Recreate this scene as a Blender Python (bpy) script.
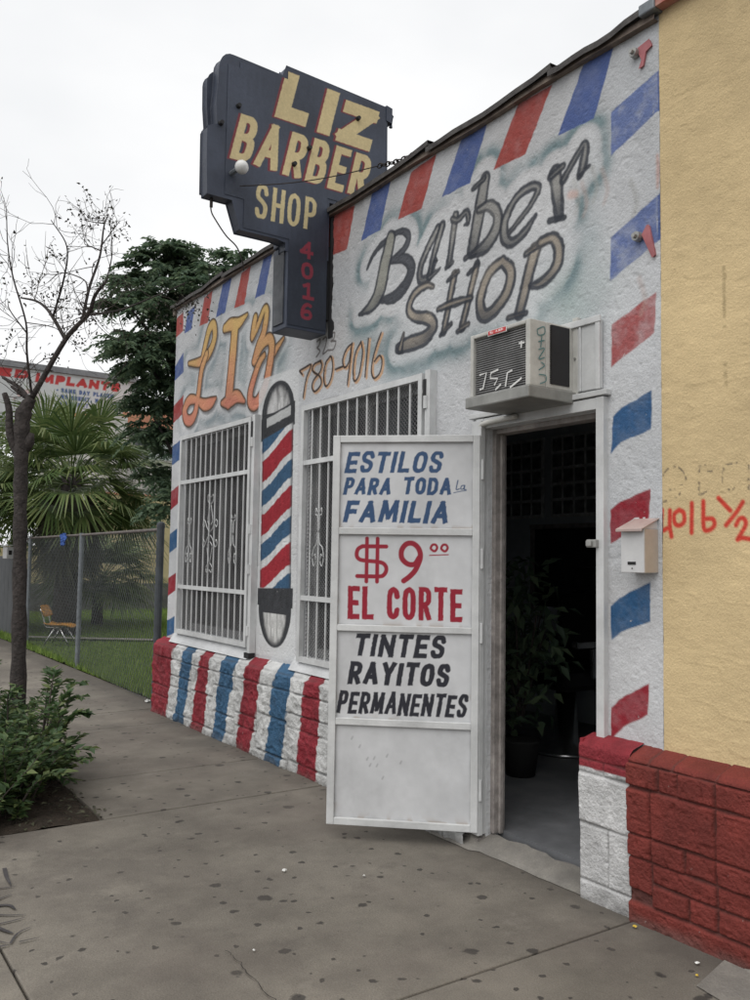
import bpy, math, random
import numpy as np
from mathutils import Matrix, Vector

random.seed(4)
rng = np.random.default_rng(4)
for _o in list(bpy.data.objects):
    bpy.data.objects.remove(_o)
SC = bpy.context.scene
COL = SC.collection
rad = math.radians

# ------------------------------------------------------------------ camera
CAM_LENS_PX, PHOTO_W = 867.0, 750.0
yaw, pitch, roll = rad(34.3), rad(3.9), rad(0.9)
fw = Vector((math.sin(yaw) * math.cos(pitch), math.cos(yaw) * math.cos(pitch), math.sin(pitch)))
rt = Vector((math.cos(yaw), -math.sin(yaw), 0))
up = rt.cross(fw)
rt, up = rt * math.cos(roll) + up * math.sin(roll), up * math.cos(roll) - rt * math.sin(roll)
camd = bpy.data.cameras.new('camera')
cam = bpy.data.objects.new('camera', camd)
COL.objects.link(cam)
M = Matrix((rt, up, -fw)).transposed().to_4x4()
M.translation = (0, 0, 1.41)
cam.matrix_world = M
camd.sensor_fit = 'HORIZONTAL'
camd.sensor_width = 27.0
camd.lens = CAM_LENS_PX / PHOTO_W * 27.0
camd.clip_start, camd.clip_end = 0.05, 1000
SC.camera = cam

# ------------------------------------------------------------------ sky, sun, exposure
SUN_EL, SUN_AZ = rad(56), rad(250)       # behind the cloud deck, over the street
w = bpy.data.worlds.new('World')
SC.world = w
w.use_nodes = True
nt = w.node_tree
nt.nodes.clear()
N = nt.nodes.new
sky = N('ShaderNodeTexSky'); sky.sky_type = 'NISHITA'; sky.sun_disc = False
sky.sun_elevation = SUN_EL; sky.sun_rotation = SUN_AZ
sky.air_density = 1.0; sky.dust_density = 3.0
hsv = N('ShaderNodeHueSaturation'); hsv.inputs['Saturation'].default_value = 0.25
nt.links.new(sky.outputs[0], hsv.inputs['Color'])
tc = N('ShaderNodeTexCoord'); mp = N('ShaderNodeMapping'); mp.inputs['Scale'].default_value = (1, 1, 2.2)
nt.links.new(tc.outputs['Generated'], mp.inputs[0])
nz = N('ShaderNodeTexNoise'); nz.inputs['Scale'].default_value = 1.6; nz.inputs['Detail'].default_value = 5; nz.inputs['Roughness'].default_value = .5
nt.links.new(mp.outputs[0], nz.inputs['Vector'])
rmp = N('ShaderNodeValToRGB')
rmp.color_ramp.elements[0].position = .32; rmp.color_ramp.elements[0].color = (7.8, 7.98, 8.2, 1)
rmp.color_ramp.elements[1].position = .68; rmp.color_ramp.elements[1].color = (10.0, 10.0, 10.0, 1)
nt.links.new(nz.outputs[0], rmp.inputs[0])
mix = N('ShaderNodeMix'); mix.data_type = 'RGBA'; mix.inputs[0].default_value = .86
nt.links.new(hsv.outputs[0], mix.inputs[6]); nt.links.new(rmp.outputs[0], mix.inputs[7])
bg = N('ShaderNodeBackground'); bg.inputs['Strength'].default_value = 0.1
nt.links.new(mix.outputs[2], bg.inputs[0])
out = N('ShaderNodeOutputWorld'); nt.links.new(bg.outputs[0], out.inputs[0])

sund = bpy.data.lights.new('sun', 'SUN'); sund.energy = 1.35; sund.angle = rad(60); sund.color = (1, .965, .92)
sun = bpy.data.objects.new('sun', sund); COL.objects.link(sun)
sd = Vector((math.sin(SUN_AZ) * math.cos(SUN_EL), math.cos(SUN_AZ) * math.cos(SUN_EL), math.sin(SUN_EL)))
sun.rotation_euler = sd.to_track_quat('Z', 'Y').to_euler()
SC.view_settings.view_transform = 'Standard'; SC.view_settings.look = 'None'
SC.view_settings.gamma = 1; SC.view_settings.exposure = 0.20
SC.view_settings.use_curve_mapping = False
SC.cycles.max_bounces = 6
SC.cycles.transparent_max_bounces = 16

# ------------------------------------------------------------------ helpers
def tag(o, label=None, cat=None, group=None, kind=None):
    if label: o['label'] = label
    if cat: o['category'] = cat
    if group: o['group'] = group
    if kind: o['kind'] = kind
    return o

def thing(name, label, cat, loc=(0, 0, 0), group=None):
    o = bpy.data.objects.new(name, None); COL.objects.link(o)
    o.location = loc; o.empty_display_size = .1
    return tag(o, label, cat, group)

class MB:
    """collects shapes in world coordinates and links them as one mesh"""
    def __init__(s):
        s.v = []; s.f = []; s.m = []; s.n = 0
    def add(s, V, F, mi=0):
        V = np.asarray(V, float).reshape(-1, 3)
        s.v.append(V)
        for f in F: s.f.append([i + s.n for i in f]); s.m.append(mi)
        s.n += len(V); return s
    def box(s, x0, x1, y0, y1, z0, z1, mi=0):
        x0, x1 = sorted((x0, x1)); y0, y1 = sorted((y0, y1)); z0, z1 = sorted((z0, z1))
        V = [(x, y, z) for x in (x0, x1) for y in (y0, y1) for z in (z0, z1)]
        return s.add(V, [(0, 1, 3, 2), (4, 6, 7, 5), (0, 4, 5, 1), (2, 3, 7, 6), (0, 2, 6, 4), (1, 5, 7, 3)], mi)
    def obox(s, o, a, b, c, mi=0):
        """box from a corner and three edge vectors"""
        o, a, b, c = map(np.array, (o, a, b, c))
        V = [o + i * a + j * b + k * c for i in (0, 1) for j in (0, 1) for k in (0, 1)]
        return s.add(V, [(0, 1, 3, 2), (4, 6, 7, 5), (0, 4, 5, 1), (2, 3, 7, 6), (0, 2, 6, 4), (1, 5, 7, 3)], mi)
    def tube(s, P, r, n=6, mi=0, cap=True):
        P = np.asarray(P, float); k = len(P)
        r = np.full(k, r) if np.isscalar(r) else np.asarray(r, float)
        T = np.gradient(P, axis=0); T /= np.linalg.norm(T, axis=1)[:, None] + 1e-12
        ref = np.array([0, 0, 1.]) if abs(T[0, 2]) < .9 else np.array([1., 0, 0])
        A = np.cross(T, ref); A /= np.linalg.norm(A, axis=1)[:, None] + 1e-9
        B = np.cross(T, A)
        th = np.arange(n) * 2 * math.pi / n
        V = P[:, None, :] + r[:, None, None] * (np.cos(th)[None, :, None] * A[:, None, :] + np.sin(th)[None, :, None] * B[:, None, :])
        F = [(i * n + j, i * n + (j + 1) % n, (i + 1) * n + (j + 1) % n, (i + 1) * n + j) for i in range(k - 1) for j in range(n)]
        if cap: F += [list(range(n))[::-1], [(k - 1) * n + j for j in range(n)]]
        return s.add(V.reshape(-1, 3), F, mi)
    def prism(s, pts, f0, f1, mi=0, mi_side=None):
        """closed outline, lifted to 3D by f0 (front) and f1 (back)"""
        n = len(pts); V = [f0(*p) for p in pts] + [f1(*p) for p in pts]
        s.add(V, [list(range(n)), list(range(n, 2 * n))[::-1]], mi)
        base = s.n - 2 * n
        for i in range(n):
            s.f.append([base + i, base + (i + 1) % n, base + n + (i + 1) % n, base + n + i]); s.m.append(mi if mi_side is None else mi_side)
        return s
    def lathe(s, prof, o, n=16, mi=0):
        th = np.arange(n) * 2 * math.pi / n; o = np.array(o)
        V = [o + (r * math.cos(t), r * math.sin(t), z) for r, z in prof for t in th]; k = len(prof)
        F = [(i * n + j, i * n + (j + 1) % n, (i + 1) * n + (j + 1) % n, (i + 1) * n + j) for i in range(k - 1) for j in range(n)]
        F += [list(range(n))[::-1], [(k - 1) * n + j for j in range(n)]]
        return s.add(V, F, mi)
    def build(s, name, mats, parent=None, smooth=False, bevel=0):
        me = bpy.data.meshes.new(name)
        V = np.concatenate(s.v) if s.v else np.zeros((0, 3))
        if parent is not None: V = V - np.array(wloc(parent))
        me.from_pydata(V.tolist(), [], s.f)
        if not isinstance(mats, (list, tuple)): mats = [mats]
        for m in mats: me.materials.append(m)
        me.polygons.foreach_set('material_index', s.m)
        if smooth: me.polygons.foreach_set('use_smooth', [True] * len(s.f))
        me.update()
        o = bpy.data.objects.new(name, me); COL.objects.link(o)
        if parent is not None: o.parent = parent
        if bevel:
            b = o.modifiers.new('bevel', 'BEVEL'); b.width = bevel; b.segments = 2; b.limit_method = 'ANGLE'
        return o

def wloc(o):
    l = Vector(o.location)
    while o.parent: o = o.parent; l += o.location
    return l

def raw(name, V, F, mats, parent=None, colors=None, smooth=True, mi=None):
    """fast numpy mesh: V (n,3), F (m,k)"""
    V = np.asarray(V, np.float32)
    if parent is not None: V = V - np.array(wloc(parent), np.float32)
    me = bpy.data.meshes.new(name); k = F.shape[1]
    me.vertices.add(len(V)); me.vertices.foreach_set('co', V.ravel())
    me.loops.add(F.size); me.loops.foreach_set('vertex_index', F.astype(np.int32).ravel())
    me.polygons.add(len(F)); me.polygons.foreach_set('loop_start', np.arange(len(F), dtype=np.int32) * k)
    if smooth: me.polygons.foreach_set('use_smooth', np.ones(len(F), bool))
    if not isinstance(mats, (list, tuple)): mats = [mats]
    for m in mats: me.materials.append(m)
    if mi is not None: me.polygons.foreach_set('material_index', mi.astype(np.int32))
    if colors is not None:
        a = me.color_attributes.new('Col', 'FLOAT_COLOR', 'POINT')
        c = np.ones((len(V), 4), np.float32); c[:, :3] = colors
        a.data.foreach_set('color', c.ravel())
    me.update(calc_edges=True); me.validate()
    o = bpy.data.objects.new(name, me); COL.objects.link(o)
    if parent is not None: o.parent = parent
    return o

def struct(o, label=None):
    o['kind'] = 'structure'
    if label: o['label'] = label
    return o

# ------------------------------------------------------------------ materials
def mat(name, col, col2=None, scale=6, amount=1.0, rough=.75, bump=0, bscale=60, bdist=.01, spec=.3, metal=0,
        attr=False, chip=None, chip_t=.68, dirt=.15, fine=None, alpha_sss=0, detail=6, streak=None):
    m = bpy.data.materials.new(name); m.use_nodes = True
    t = m.node_tree; nd = t.nodes; nd.clear(); L = t.links.new
    o = nd.new('ShaderNodeOutputMaterial'); b = nd.new('ShaderNodeBsdfPrincipled'); L(b.outputs[0], o.inputs[0])
    g = nd.new('ShaderNodeNewGeometry')
    n1 = nd.new('ShaderNodeTexNoise'); n1.inputs['Scale'].default_value = scale; n1.inputs['Detail'].default_value = detail
    n1.inputs['Roughness'].default_value = .62
    L(g.outputs['Position'], n1.inputs['Vector'])
    if attr:
        a = nd.new('ShaderNodeAttribute'); a.attribute_name = 'Col'; src = a.outputs['Color']
    else:
        r = nd.new('ShaderNodeMix'); r.data_type = 'RGBA'
        mr = nd.new('ShaderNodeMapRange'); mr.inputs[1].default_value = .35; mr.inputs[2].default_value = .65
        L(n1.outputs[0], mr.inputs[0]); L(mr.outputs[0], r.inputs[0])
        r.inputs[6].default_value = (*col, 1); r.inputs[7].default_value = (*(col2 or [c * .8 for c in col]), 1)
        src = r.outputs[2]
    if chip:
        n3 = nd.new('ShaderNodeTexNoise'); n3.inputs['Scale'].default_value = 28; n3.inputs['Detail'].default_value = 8; n3.inputs['Roughness'].default_value = .7
        L(g.outputs['Position'], n3.inputs['Vector'])
        mr3 = nd.new('ShaderNodeMapRange'); mr3.inputs[1].default_value = chip_t; mr3.inputs[2].default_value = chip_t + .04
        L(n3.outputs[0], mr3.inputs[0])
        mc = nd.new('ShaderNodeMix'); mc.data_type = 'RGBA'; L(mr3.outputs[0], mc.inputs[0]); L(src, mc.inputs[6]); mc.inputs[7].default_value = (*chip, 1)
        src = mc.outputs[2]
    if dirt:
        n2 = nd.new('ShaderNodeTexNoise'); n2.inputs['Scale'].default_value = scale * .35; n2.inputs['Detail'].default_value = 9; n2.inputs['Roughness'].default_value = .7
        if streak:
            mpp = nd.new('ShaderNodeMapping'); mpp.inputs['Scale'].default_value = (1, 1, streak); L(g.outputs['Position'], mpp.inputs[0]); L(mpp.outputs[0], n2.inputs['Vector'])
        else: L(g.outputs['Position'], n2.inputs['Vector'])
        md = nd.new('ShaderNodeMapRange'); md.inputs[1].default_value = .35; md.inputs[2].default_value = .7
        md.inputs[3].default_value = 1 + dirt * .3; md.inputs[4].default_value = 1 - dirt
        L(n2.outputs[0], md.inputs[0])
        mm = nd.new('ShaderNodeVectorMath'); mm.operation = 'SCALE'; L(src, mm.inputs[0]); L(md.outputs[0], mm.inputs['Scale']); src = mm.outputs[0]
    if fine:
        n4 = nd.new('ShaderNodeTexNoise'); n4.inputs['Scale'].default_value = fine[0]; n4.inputs['Detail'].default_value = 3
        L(g.outputs['Position'], n4.inputs['Vector'])
        mf = nd.new('ShaderNodeMapRange'); mf.inputs[1].default_value = .3; mf.inputs[2].default_value = .7; mf.inputs[3].default_value = 1 - fine[1]; mf.inputs[4].default_value = 1 + fine[1]
        L(n4.outputs[0], mf.inputs[0])
        m4 = nd.new('ShaderNodeVectorMath'); m4.operation = 'SCALE'; L(src, m4.inputs[0]); L(mf.outputs[0], m4.inputs['Scale']); src = m4.outputs[0]
    L(src, b.inputs['Base Color'])
    b.inputs['Roughness'].default_value = rough; b.inputs['Metallic'].default_value = metal
    b.inputs['Specular IOR Level'].default_value = spec
    if bump:
        nb = nd.new('ShaderNodeTexNoise'); nb.inputs['Scale'].default_value = bscale; nb.inputs['Detail'].default_value = 6; nb.inputs['Roughness'].default_value = .6
        L(g.outputs['Position'], nb.inputs['Vector'])
        bp = nd.new('ShaderNodeBump'); bp.inputs['Strength'].default_value = bump; bp.inputs['Distance'].default_value = bdist
        L(nb.outputs[0], bp.inputs['Height']); L(bp.outputs[0], b.inputs['Normal'])
    return m

MT = {}
MT['mural'] = mat('painted_stucco', (1, 1, 1), attr=True, scale=4, rough=.85, bump=.65, bscale=95, bdist=.007, dirt=.20, fine=(160, .09), chip=(.40, .40, .395), chip_t=.665, spec=.2)
MT['stucco'] = mat('white_stucco', (.62, .63, .64), (.52, .53, .54), scale=4, rough=.85, bump=.9, bscale=42, bdist=.012, dirt=.2, spec=.2)
MT['yellow'] = mat('yellow_stucco', (1, 1, 1), attr=True, scale=4, rough=.88, bump=.6, bscale=130, bdist=.006, dirt=.16, fine=(170, .07), spec=.2)
MT['yellow_plain'] = mat('yellow_stucco_plain', (.67, .52, .295), (.63, .485, .27), scale=5, rough=.88, bump=.6, bscale=130, bdist=.006, dirt=.12, spec=.2)
MT['stone'] = mat('painted_stone', (1, 1, 1), attr=True, scale=9, rough=.7, bump=1, bscale=70, bdist=.012, dirt=.34, fine=(150, .10), chip=(.36, .34, .32), chip_t=.675, spec=.35)
MT['steel_white'] = mat('white_painted_steel', (.62, .63, .63), (.55, .56, .56), scale=9, rough=.45, bump=.15, bscale=60, dirt=.22, chip=(.2, .15, .11), chip_t=.76, spec=.4)
MT['sheet_white'] = mat('white_sheet_metal', (1, 1, 1), attr=True, scale=7, rough=.42, bump=.08, bscale=14, bdist=.02, dirt=.14, spec=.4)
MT['wood_worn'] = mat('weathered_jamb', (.36, .33, .31), (.22, .20, .19), scale=14, rough=.8, bump=.5, bscale=50, dirt=.4)
MT['dark_trim'] = mat('dark_roof_edge', (.10, .095, .09), (.055, .05, .05), scale=12, rough=.8, bump=.6, bscale=40, dirt=.3)
MT['brown_edge'] = mat('brown_drip_edge', (.22, .18, .145), (.13, .10, .085), scale=14, rough=.7, bump=.4, bscale=40, dirt=.3)
MT['red_trim'] = mat('faded_red_edge', (.42, .13, .10), (.5, .3, .25), scale=14, rough=.7, dirt=.3)
MT['room'] = mat('dim_room_paint', (.55, .58, .60), (.46, .49, .51), scale=3, rough=.8, dirt=.2)
MT['room_floor'] = mat('worn_shop_floor', (.20, .205, .215), (.15, .155, .165), scale=5, rough=.5, dirt=.35)
MT['mirror_dark'] = mat('dark_mirror', (.012, .013, .015), rough=.12, dirt=0, spec=.6)
MT['poster'] = mat('pinned_posters', (.75, .75, .74), (.5, .5, .5), scale=22, rough=.7, dirt=.4)
MT['poster_print'] = mat('haircut_prints', (.25, .25, .25), (.08, .08, .08), scale=18, rough=.7, dirt=.3)
MT['leather'] = mat('black_leather', (.012, .012, .013), rough=.4, dirt=.2)
MT['chrome'] = mat('chrome', (.6, .6, .6), rough=.25, metal=1, dirt=.2)
MT['galv'] = mat('galvanised_steel', (.20, .22, .235), (.15, .165, .18), scale=20, rough=.5, metal=.3, dirt=.25)
MT['post_dark'] = mat('dark_fence_post', (.075, .085, .095), (.055, .062, .07), scale=15, rough=.55, dirt=.3)
MT['rail'] = mat('rusty_rail', (.17, .15, .14), (.10, .085, .08), scale=20, rough=.7, dirt=.3)
MT['wire'] = mat('fence_wire', (.12, .13, .135), rough=.5, metal=.2, dirt=.2)
MT['navy'] = mat('navy_sign_paint', (1, 1, 1), attr=True, scale=6, rough=.5, bump=.15, bscale=20, dirt=.22, fine=(70, .08), spec=.35)
MT['navy_plain'] = mat('navy_sign_metal', (.052, .063, .092), (.038, .046, .068), scale=6, rough=.5, bump=.15, bscale=20, dirt=.3, spec=.35)
MT['sign_side'] = mat('sign_grey_side', (.10, .105, .115), (.05, .055, .065), scale=8, rough=.55, dirt=.4)
MT['bulb'] = mat('frosted_bulb', (.75, .75, .73), rough=.2, dirt=.1)
MT['iron'] = mat('rusty_chain', (.06, .05, .045), (.03, .026, .025), scale=40, rough=.7, metal=.4, dirt=.3)
MT['ac_cream'] = mat('air_conditioner_casing', (.58, .575, .54), (.50, .495, .46), scale=8, rough=.5, dirt=.3, bump=.1, chip=(.2, .14, .1), chip_t=.75)
MT['ac_base'] = mat('air_conditioner_pan', (.36, .36, .34), (.26, .26, .245), scale=7, rough=.45, metal=.4, dirt=.4)
MT['ac_grille'] = mat('grey_coil_grille', (.26, .26, .26), (.2, .2, .2), scale=20, rough=.6, dirt=.3)
MT['black_vent'] = mat('black_vent', (.028, .028, .03), rough=.7, dirt=.2)
MT['paint_white'] = mat('white_marker', (.75, .75, .73), rough=.7, dirt=.1)
MT['paint_teal'] = mat('teal_marker', (.10, .2, .2), (.16, .26, .26), rough=.7, dirt=.1, scale=30)
MT['label_red'] = mat('red_sticker', (.55, .06, .06), rough=.5, dirt=.1)
MT['pink'] = mat('faded_pink_plate', (.44, .17, .18), (.36, .12, .13), scale=15, rough=.6, dirt=.25)
MT['bolt'] = mat('grey_bolt', (.4, .4, .38), rough=.4, metal=.5, dirt=.2)
MT['mail_white'] = mat('mailbox_white', (.62, .62, .62), (.56, .56, .56), scale=10, rough=.4, dirt=.2)
MT['mail_beige'] = mat('mailbox_beige', (.52, .45, .39), (.47, .40, .34), scale=10, rough=.5, dirt=.25)
MT['mail_lid'] = mat('mailbox_lid_pink', (.42, .31, .285), (.47, .38, .35), scale=16, rough=.5, dirt=.25)
MT['mail_slot'] = mat('dark_slot', (.02, .02, .02), rough=.7, dirt=0)
MT['concrete'] = mat('pale_concrete', (.25, .235, .21), (.185, .175, .16), scale=7, rough=.9, bump=.5, bscale=80, dirt=.3, fine=(180, .1))
MT['dark_gap'] = mat('dark_joint_dirt', (.045, .04, .036), rough=.95, dirt=.3)
MT['soil'] = mat('tree_well_soil', (.085, .065, .048), (.05, .04, .03), scale=22, rough=.95, bump=1, bscale=60, bdist=.03, dirt=.3)
MT['asphalt'] = mat('asphalt', (.055, .055, .056), (.045, .045, .046), scale=9, rough=.9, bump=.6, bscale=150, dirt=.3)
MT['lawn'] = mat('lawn_earth', (.08, .13, .03), (.055, .09, .025), scale=8, rough=.95, bump=.8, bscale=60, bdist=.03, dirt=.3)
MT['path'] = mat('garden_path', (.30, .28, .25), (.24, .23, .2), scale=8, rough=.9, dirt=.3)
MT['bark'] = mat('grey_brown_bark', (.075, .064, .060), (.038, .033, .031), scale=26, rough=.9, bump=1, bscale=45, bdist=.02, dirt=.35)
MT['twig'] = mat('twig_bark', (.07, .058, .05), (.045, .037, .033), scale=30, rough=.9, dirt=.2)
MT['chair_orange'] = mat('orange_plywood', (.55, .27, .055), (.46, .21, .04), scale=12, rough=.45, dirt=.25)
MT['house_cream'] = mat('cream_house_wall', (.50, .43, .25), (.44, .37, .21), scale=3, rough=.9, bump=.5, bscale=20, dirt=.25)
MT['house_white'] = mat('white_house_wall', (.55, .53, .50), (.46, .44, .42), scale=6, rough=.9, bump=.5, bscale=20, dirt=.3)
MT['salmon'] = mat('salmon_gable', (.50, .24, .15), (.44, .20, .13), scale=5, rough=.9, dirt=.2)
MT['glass_dark'] = mat('dark_glass', (.05, .055, .06), rough=.08, dirt=0, spec=.6)
MT['blind'] = mat('pale_blind', (.42, .46, .45), rough=.7, dirt=.1)
MT['block_wall'] = mat('grey_block_wall', (.15, .15, .14), (.105, .105, .098), scale=4, rough=.9, bump=.6, bscale=25, dirt=.35)
MT['grey_gate'] = mat('grey_gate_paint', (.085, .09, .095), (.07, .075, .08), scale=5, rough=.7, dirt=.2)
MT['billboard'] = mat('billboard_print', (1, 1, 1), attr=True, scale=3, rough=.6, dirt=.12)
MT['billboard_frame'] = mat('billboard_frame', (.22, .225, .235), (.17, .175, .185), scale=6, rough=.6, dirt=.3)
MT['blue_rag'] = mat('blue_cloth', (.05, .11, .35), rough=.8, dirt=.2)
MT['scrap'] = mat('paper_scrap', (.7, .7, .68), rough=.8, dirt=.1)
MT['scrap_yellow'] = mat('yellow_wrapper', (.6, .42, .06), rough=.6, dirt=.1)
MT['curtain_pale'] = mat('pale_curtain', (.34, .35, .34), (.28, .29, .285), scale=6, rough=.9, dirt=.25)
MT['pot'] = mat('dark_pot', (.03, .03, .03), rough=.8, dirt=.3)

def leaf_mat(name, c1, c2, c3, rough=.5, trans=.25):
    m = bpy.data.materials.new(name); m.use_nodes = True
    t = m.node_tree; nd = t.nodes; nd.clear(); L = t.links.new
    o = nd.new('ShaderNodeOutputMaterial'); b = nd.new('ShaderNodeBsdfPrincipled')
    g = nd.new('ShaderNodeNewGeometry')
    cr = nd.new('ShaderNodeValToRGB'); e = cr.color_ramp.elements
    e[0].color = (*c1, 1); e[1].color = (*c3, 1); x = e.new(.5); x.color = (*c2, 1)
    L(g.outputs['Random Per Island'], cr.inputs[0]); L(cr.outputs[0], b.inputs['Base Color'])
    b.inputs['Roughness'].default_value = rough; b.inputs['Specular IOR Level'].default_value = .35
    tr = nd.new('ShaderNodeBsdfTranslucent'); L(cr.outputs[0], tr.inputs[0])
    mx = nd.new('ShaderNodeMixShader'); mx.inputs[0].default_value = trans
    L(b.outputs[0], mx.inputs[1]); L(tr.outputs[0], mx.inputs[2]); L(mx.outputs[0], o.inputs[0])
    return m
MT['curtain'] = leaf_mat('grey_curtain', (.13, .135, .14), (.13, .135, .14), (.13, .135, .14), rough=.9, trans=.45)
MT['leaf_dark'] = leaf_mat('dark_leaf', (.075, .12, .08), (.11, .165, .10), (.16, .215, .12), trans=.42)
MT['leaf_palm'] = leaf_mat('palm_leaf', (.06, .10, .036), (.105, .155, .05), (.20, .235, .095), rough=.4)
MT['leaf_dead'] = leaf_mat('dead_palm_leaf', (.06, .06, .045), (.085, .085, .055), (.12, .12, .075), rough=.7)
MT['leaf_shrub'] = leaf_mat('shrub_leaf', (.045, .085, .034), (.075, .13, .05), (.16, .20, .075), rough=.5, trans=.35)
MT['leaf_dry'] = leaf_mat('dry_leaf', (.02, .018, .015), (.035, .03, .022), (.045, .05, .025), rough=.7, trans=.1)
MT['grass'] = leaf_mat('grass_blade', (.11, .185, .035), (.17, .26, .055), (.26, .34, .085), rough=.6)

def glass_mat():
    m = bpy.data.materials.new('window_glass'); m.use_nodes = True
    t = m.node_tree; nd = t.nodes; nd.clear(); L = t.links.new
    o = nd.new('ShaderNodeOutputMaterial'); tr = nd.new('ShaderNodeBsdfTransparent'); gl = nd.new('ShaderNodeBsdfGlossy')
    tr.inputs[0].default_value = (.72, .75, .76, 1); gl.inputs['Roughness'].default_value = .06
    fr = nd.new('ShaderNodeFresnel'); fr.inputs[0].default_value = 1.16; mx = nd.new('ShaderNodeMixShader')
    L(fr.outputs[0], mx.inputs[0]); L(tr.outputs[0], mx.inputs[1]); L(gl.outputs[0], mx.inputs[2]); L(mx.outputs[0], o.inputs[0])
    return m
MT['glass'] = glass_mat()

def sidewalk_mat():
    m = mat('sidewalk_concrete', (.212, .192, .162), (.160, .145, .124), scale=2.2, rough=.92, bump=.45, bscale=110, bdist=.008, dirt=.42, fine=(200, .16), detail=9)
    t = m.node_tree; nd = t.nodes; L = t.links.new
    b = next(n for n in nd if n.type == 'BSDF_PRINCIPLED'); src = b.inputs['Base Color'].links[0].from_socket
    g = next(n for n in nd if n.type == 'NEW_GEOMETRY')
    # trodden gum: dark spots, one per voronoi cell at most
    wob = nd.new('ShaderNodeTexNoise'); wob.inputs['Scale'].default_value = 30; L(g.outputs['Position'], wob.inputs['Vector'])
    ws = nd.new('ShaderNodeVectorMath'); ws.operation = 'MULTIPLY_ADD'; ws.inputs[1].default_value = (.035, .035, 0); L(wob.outputs['Color'], ws.inputs[0]); L(g.outputs['Position'], ws.inputs[2])
    for sc, lim, thr in ((4.2, .08, .45), (8.0, .10, .55), (2.7, .075, .55)):
        v = nd.new('ShaderNodeTexVoronoi'); v.voronoi_dimensions = '2D'; v.inputs['Scale'].default_value = sc; L(ws.outputs[0], v.inputs['Vector'])
        sp = nd.new('ShaderNodeSeparateColor'); L(v.outputs['Color'], sp.inputs[0])
        gt = nd.new('ShaderNodeMath'); gt.operation = 'GREATER_THAN'; gt.inputs[1].default_value = thr; L(sp.outputs[0], gt.inputs[0])
        lm = nd.new('ShaderNodeMath'); lm.operation = 'MULTIPLY_ADD'; lm.inputs[1].default_value = lim; lm.inputs[2].default_value = lim * .35; L(sp.outputs[1], lm.inputs[0])
        df = nd.new('ShaderNodeMath'); df.operation = 'SUBTRACT'; L(lm.outputs[0], df.inputs[0]); L(v.outputs['Distance'], df.inputs[1])
        mr = nd.new('ShaderNodeMapRange'); mr.inputs[1].default_value = 0; mr.inputs[2].default_value = .028; mr.inputs[4].default_value = .80; L(df.outputs[0], mr.inputs[0])
        f = nd.new('ShaderNodeMath'); f.operation = 'MULTIPLY'; L(mr.outputs[0], f.inputs[0]); L(gt.outputs[0], f.inputs[1])
        mx = nd.new('ShaderNodeMix'); mx.data_type = 'RGBA'; L(f.outputs[0], mx.inputs[0]); L(src, mx.inputs[6]); mx.inputs[7].default_value = (.028, .026, .025, 1)
        src = mx.outputs[2]
    # brownish and dark stains
    n = nd.new('ShaderNodeTexNoise'); n.inputs['Scale'].default_value = 1.1; n.inputs['Detail'].default_value = 9; n.inputs['Roughness'].default_value = .68; L(g.outputs['Position'], n.inputs['Vector'])
    mr = nd.new('ShaderNodeMapRange'); mr.inputs[1].default_value = .45; mr.inputs[2].default_value = .75; mr.inputs[4].default_value = .55; L(n.outputs[0], mr.inputs[0])
    mx = nd.new('ShaderNodeMix'); mx.data_type = 'RGBA'; L(mr.outputs[0], mx.inputs[0]); L(src, mx.inputs[6]); mx.inputs[7].default_value = (.115, .098, .085, 1)
    src = mx.outputs[2]
    # spills with a readable edge, and pale worn patches
    for sc, lo, hi, amt, col in ((.8, .56, .60, .30, (.085, .075, .068, 1)), (2.9, .60, .64, .28, (.09, .08, .072, 1)), (1.7, .62, .68, .30, (.27, .245, .215, 1)), (.55, .52, .64, .18, (.20, .165, .145, 1)), (14, .60, .70, .25, (.10, .09, .08, 1))):
        n = nd.new('ShaderNodeTexNoise'); n.inputs['Scale'].default_value = sc; n.inputs['Detail'].default_value = 10; n.inputs['Roughness'].default_value = .72
        of = nd.new('ShaderNodeVectorMath'); of.operation = 'ADD'; of.inputs[1].default_value = (sc * 7.3, sc * 3.1, 0); L(g.outputs['Position'], of.inputs[0]); L(of.outputs[0], n.inputs['Vector'])
        mr = nd.new('ShaderNodeMapRange'); mr.inputs[1].default_value = lo; mr.inputs[2].default_value = hi; mr.inputs[4].default_value = amt; L(n.outputs[0], mr.inputs[0])
        mx = nd.new('ShaderNodeMix'); mx.data_type = 'RGBA'; L(mr.outputs[0], mx.inputs[0]); L(src, mx.inputs[6]); mx.inputs[7].default_value = col; src = mx.outputs[2]
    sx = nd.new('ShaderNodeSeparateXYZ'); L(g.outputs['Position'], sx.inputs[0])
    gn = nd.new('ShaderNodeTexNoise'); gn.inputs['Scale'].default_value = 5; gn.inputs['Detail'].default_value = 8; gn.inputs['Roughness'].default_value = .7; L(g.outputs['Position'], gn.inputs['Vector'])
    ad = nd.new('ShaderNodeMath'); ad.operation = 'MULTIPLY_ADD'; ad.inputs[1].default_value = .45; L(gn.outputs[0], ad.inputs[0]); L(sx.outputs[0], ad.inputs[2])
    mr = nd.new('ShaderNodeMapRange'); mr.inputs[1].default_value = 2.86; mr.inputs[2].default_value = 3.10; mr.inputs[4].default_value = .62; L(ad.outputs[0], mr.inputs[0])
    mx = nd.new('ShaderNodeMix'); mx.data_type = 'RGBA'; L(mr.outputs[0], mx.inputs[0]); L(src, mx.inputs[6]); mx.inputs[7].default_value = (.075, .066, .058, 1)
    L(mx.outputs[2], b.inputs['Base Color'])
    return m
MT['sidewalk'] = sidewalk_mat()

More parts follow.
